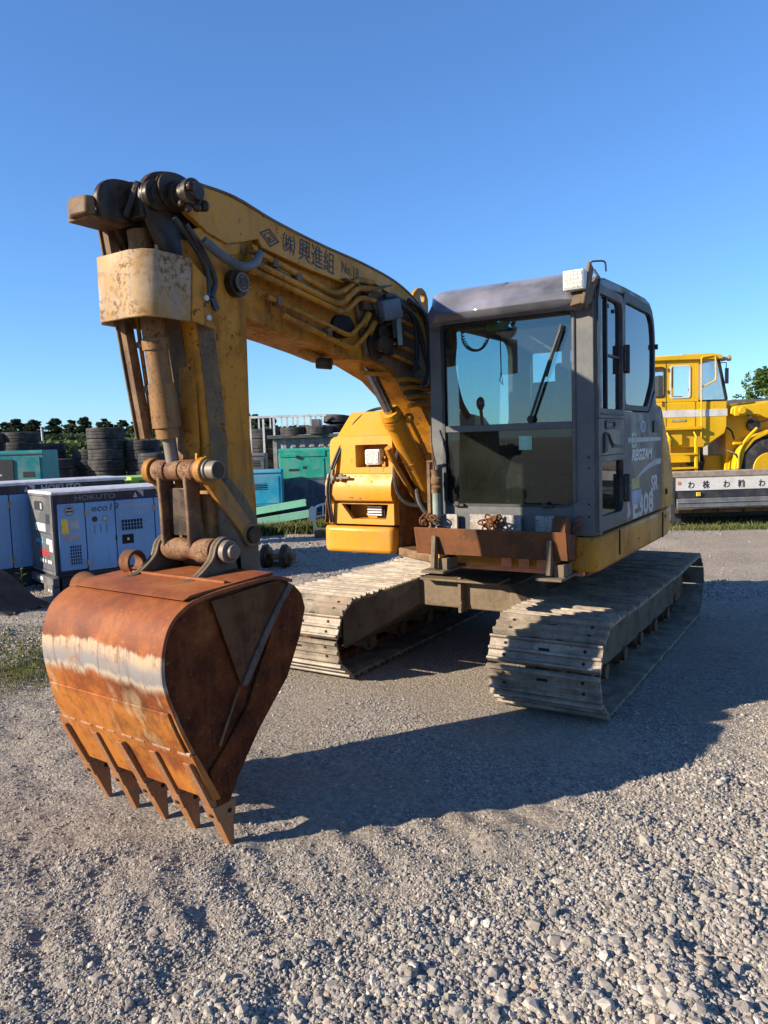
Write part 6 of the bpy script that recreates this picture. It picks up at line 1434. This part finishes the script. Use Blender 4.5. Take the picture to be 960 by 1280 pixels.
# ------------------------------------------------------------------ trees, hedge, weeds
def leafmat(name, c0, c1, tr=.25):
    m, nt, p, out = newmat(name); N = NT(nt)
    oi = nt.nodes.new('ShaderNodeObjectInfo')
    c = N.mix(N.ramp(N.noise(.9, 4, .6), .35, .65), c0, c1); c = N.mix(N.math('MULTIPLY', oi.outputs['Random'], .5), c, c0)
    nt.links.new(c, p.inputs['Base Color']); p.inputs['Roughness'].default_value = .7; p.inputs['Specular IOR Level'].default_value = .2
    t = nt.nodes.new('ShaderNodeBsdfTranslucent'); nt.links.new(c, t.inputs[0]); mx = nt.nodes.new('ShaderNodeMixShader'); mx.inputs[0].default_value = tr
    nt.links.new(p.outputs[0], mx.inputs[1]); nt.links.new(t.outputs[0], mx.inputs[2]); nt.links.new(mx.outputs[0], out.inputs[0]); return m
M['pine'] = leafmat('pine_foliage', (.030, .050, .022), (.060, .085, .035)); M['leaf'] = leafmat('broad_leaf_foliage', (.05, .10, .02), (.11, .17, .035)); M['hedge'] = leafmat('vine_foliage', (.06, .10, .025), (.16, .19, .06))
M['grass'] = leafmat('yard_grass', (.12, .16, .04), (.30, .27, .10), .35); M['bark'] = plain('bark', (.09, .065, .045), .9, var=.4)
def crown_mesh(name, seed, n, fn, size, mat):
    """n small leaf clumps placed by fn(rng) -> point; each clump is a pair of crossing bent quads"""
    rng = random.Random(seed); vs = []; fs = []
    for i in range(n):
        c, nrm = fn(rng); s = size * rng.uniform(.5, 1.3)
        u = Vector((rng.gauss(0, 1), rng.gauss(0, 1), rng.gauss(0, .6))).normalized(); v = (nrm + Vector((rng.gauss(0, .5), rng.gauss(0, .5), rng.gauss(0, .5)))).normalized().cross(u)
        if v.length < .1: continue
        v.normalize(); o = len(vs)
        vs += [c - u * s, c + v * s * .6 - u * s * .1, c + u * s, c - v * s * .55 + u * s * .15]; fs.append((o, o + 1, o + 2, o + 3))
    me = bpy.data.meshes.new(name); me.from_pydata([tuple(v) for v in vs], [], fs); me.materials.append(mat); return me
def pine_fn(h, w, seed):
    rk = random.Random(seed); lobes = [(rk.uniform(.15, .97), rk.uniform(0, 6.28), rk.uniform(.6, 1.15)) for _ in range(60)]
    def fn(r):
        t, a, k = r.choice(lobes); rad = w * (1 - t) ** .62 * (.5 + .5 * min(1, t * 6)) * k
        c = Vector((math.cos(a) * rad * .75, math.sin(a) * rad * .75, h * t)); g = Vector((r.gauss(0, 1), r.gauss(0, 1), r.gauss(0, .55))) * (w * .24 * (1.15 - t))
        return c + g, g.normalized() if g.length else Vector((0, 0, 1))
    return fn
def round_fn(h, w, z0, seed):
    rk = random.Random(seed); lobes = []
    for _ in range(22):
        a = rk.uniform(0, 6.28); e = rk.uniform(-.7, 1.45); lobes.append((Vector((math.cos(a) * math.cos(e) * w * .62, math.sin(a) * math.cos(e) * w * .62, z0 + h * .5 + math.sin(e) * h * .36)), rk.uniform(.24, .40) * w))
    def fn(r):
        c, rr = r.choice(lobes); g = Vector((r.gauss(0, 1), r.gauss(0, 1), r.gauss(0, 1))).normalized(); return c + g * rr * r.uniform(.75, 1.05), g
    return fn
PINES = [crown_mesh('crown', s, 2600, pine_fn(8.2, 3.1, s), .36, M['pine']) for s in (1, 2, 3, 4)]
def trunk_mesh(h, r):
    b = MB(); b.tube([(0, 0, -.2), (.05, .02, h * .5), (0, 0, h)], [r, r * .7, r * .25], 8)
    for k in range(6): a = k * 2.4; z = h * (.35 + .1 * k); b.tube([(0, 0, z), (math.cos(a) * h * .12, math.sin(a) * h * .12, z + h * .06)], [r * .3, r * .1], 5)
    return b.mesh('trunk', M['bark'])
TRK = trunk_mesh(7.4, .16)
rk = random.Random(21); DESC = ['slender', 'broad', 'ragged', 'dense', 'pointed', 'rounded']
nt_ = 60
ADJ = ['slender', 'broad', 'ragged', 'dense', 'pointed', 'rounded']; 
WHERE = ['left of the frame edge', 'at the left frame edge', 'above the left tyre stacks', 'above the teal machine', 'beside the thin pale pole', 'between pale pole and tall tyre stack', 'above the tall tyre stack', 'left of the bucket cylinder', 'behind the bucket cylinder', 'behind the arm', 'just right of the arm', 'behind the steel rack']
PL = [f'{ADJ[k % 6]} dark pine in the far tree line, {WHERE[k // 5]}' for k in range(nt_)]
for k in range(nt_):
    X = -84 + k * 1.05 + rk.uniform(-.4, .4); Y = 146 + (k % 3) * 5 + rk.uniform(-1, 1)
    t = thing('pine_tree', PL[k], 'tree', V(X, Y), rk.uniform(0, 6), 'pines of the far tree line')
    s = rk.uniform(.76, 1.0); t.scale = (s * 1.15, s * 1.15, s)
    o = bpy.data.objects.new('crown', PINES[k % 4]); COL.objects.link(o); o.parent = t
    o = bpy.data.objects.new('trunk', TRK); COL.objects.link(o); o.parent = t
# far woodland floor behind and under the pines
o = bpy.data.objects.new('undergrowth', crown_mesh('undergrowth', 8, 15000, lambda r: (Vector((r.uniform(-38, 38), r.uniform(-3, 3), r.uniform(.2, 5.2) * (1 - .25 * r.random()))), Vector((0, -1, .4))), .55, M['pine'])); COL.objects.link(o); o.location = V(-52, 143); o.rotation_euler = (0, 0, HEAD); tag(o, kind='stuff')
t = thing('round_tree', 'rounded green broadleaf tree beyond the loader at the right edge', 'tree', V(30.2, 60), 0)
o = bpy.data.objects.new('crown', crown_mesh('crown', 9, 5200, round_fn(4.4, 2.9, 1.9, 5), .17, M['leaf'])); COL.objects.link(o); o.parent = t
b = MB(); b.tube([(0, 0, -.2), (.05, 0, 2.2), (.3, .1, 4)], [.24, .18, .06], 10); b.tube([(.05, 0, 2.1), (-.8, .3, 3.6)], [.12, .04], 8); b.tube([(.05, 0, 2.3), (.9, -.3, 3.9)], [.11, .04], 8); b.build('trunk', M['bark'], t)
hd_ = bpy.data.objects.new('hedge', crown_mesh('hedge', 12, 9000, lambda r: (Vector((r.uniform(-5, 5), r.uniform(-.5, .5), (1.75 + .22 * math.sin(r.random() * 9)) * (1 - r.random() ** 2.2))), Vector((0, -1, .5))), .10, M['hedge'])); COL.objects.link(hd_); hd_.location = V(-10.4, 21.5); hd_.rotation_euler = (0, 0, HEAD)
tag(hd_, 'leafy sunlit vine hedge behind the tyre stacks', 'hedge')
t = thing('utility_pole', 'thin pale pole standing before the pine tree line', 'pole', V(-43, 98), HEAD); b = MB(); b.tube([(0, 0, 0), (-.15, 0, 4.9)], [.16, .11], 8); b.build('shaft', M['steelwhite'], t); b = MB(); b.box((-.7, -.05, 4.55), (.4, .05, 4.65)); b.build('crossarm', M['brown'], t)
rf = thing('far_building', 'low building with dark sloping roof behind the loader arm', 'building', V(19.5, 46), HEAD)
b = MB(); b.box((0, 0, 0), (14, 6, 3.0)); b.build('wall', M['shed'], rf); b = MB(); b.prism([(-.4, 2.95), (14.4, 2.95), (14.0, 3.6), (1.2, 3.5)], 1, -.5, 6.5); b.build('roof', plain('grey_tiled_roof', (.13, .12, .12), .8), rf)
for k in range(4): b = MB(); b.box((1 + k * 3.2, -.04, 1.0), (2.4 + k * 3.2, .0, 2.2)); b.build('window', M['label_black'], rf)
def grass_obj(name, spots, n, h, seed):
    rng = random.Random(seed); vs = []; fs = []
    for i in range(n):
        X, Y, rx, ry = rng.choice(spots); X += rng.gauss(0, rx); Y += rng.gauss(0, ry); p = V(X, Y); z = float(gh(np.array([p.x]), np.array([p.y]))[0]) - .005
        a = rng.uniform(0, 6.28); hh = h * rng.uniform(.35, 1.2); w = hh * .10; lean = Vector((rng.gauss(0, .35), rng.gauss(0, .35), 1)).normalized(); d = Vector((math.cos(a), math.sin(a), 0)) * w
        c = Vector((p.x, p.y, z)); o = len(vs); vs += [c - d, c + d, c + lean * hh * .6 + d * .6, c + lean * hh + Vector((lean.x, lean.y, 0)) * hh * .5, c + lean * hh * .6 - d * .6]; fs.append((o, o + 1, o + 2, o + 3, o + 4))
    me = bpy.data.meshes.new(name); me.from_pydata([tuple(v) for v in vs], [], fs); me.materials.append(M['grass']); o = bpy.data.objects.new(name, me); COL.objects.link(o); tag(o, kind='stuff'); return o
grass_obj('grass', [(-3.15, 5.95, .35, .28), (-2.9, 5.5, .3, .2), (-3.5, 6.5, .3, .3), (-2.7, 5.8, .2, .25), (-3.9, 6.2, .5, .3)], 6500, .045, 4)
grass_obj('grass', [(-1.35, 14.3, .35, .12), (-1.0, 14.6, .3, .15), (-1.9, 14.2, .3, .08), (-2.6, 14.1, .3, .06), (-.6, 14.4, .4, .2)], 3500, .24, 5)
grass_obj('grass', [(5.6, 13.0, .6, .15), (6.9, 12.9, .8, .12), (5.0, 15.0, 1.2, .3), (7.5, 15.2, 1.2, .4), (5.5, 13.9, 1.5, .5)], 4500, .10, 6)
def weed(label, loc, h):
    t = thing('weed', label, 'plant', loc, 0); b = MB(); b.tube([(0, 0, 0), (.02, 0, h * .6), (0, .01, h)], [.006, .004, .002], 5); b.build('stem', M['hedge'], t)
    rng = random.Random(3); b = MB()
    for k in range(16):
        z = h * (.15 + .85 * k / 16); a = k * 2.4; l = .10 * (1 - .4 * k / 16); d = Vector((math.cos(a), math.sin(a), .35)); s = Vector((-math.sin(a), math.cos(a), 0)) * l * .22; c = Vector((0, 0, z)); b.add([c, c + d * l * .5 + s, c + d * l, c + d * l * .5 - s], [(0, 1, 2, 3)])
    b.build('leaves', M['hedge'], t)
weed('green leafy weed growing beside the grey generator end', V(-4.02, 8.35), .42)
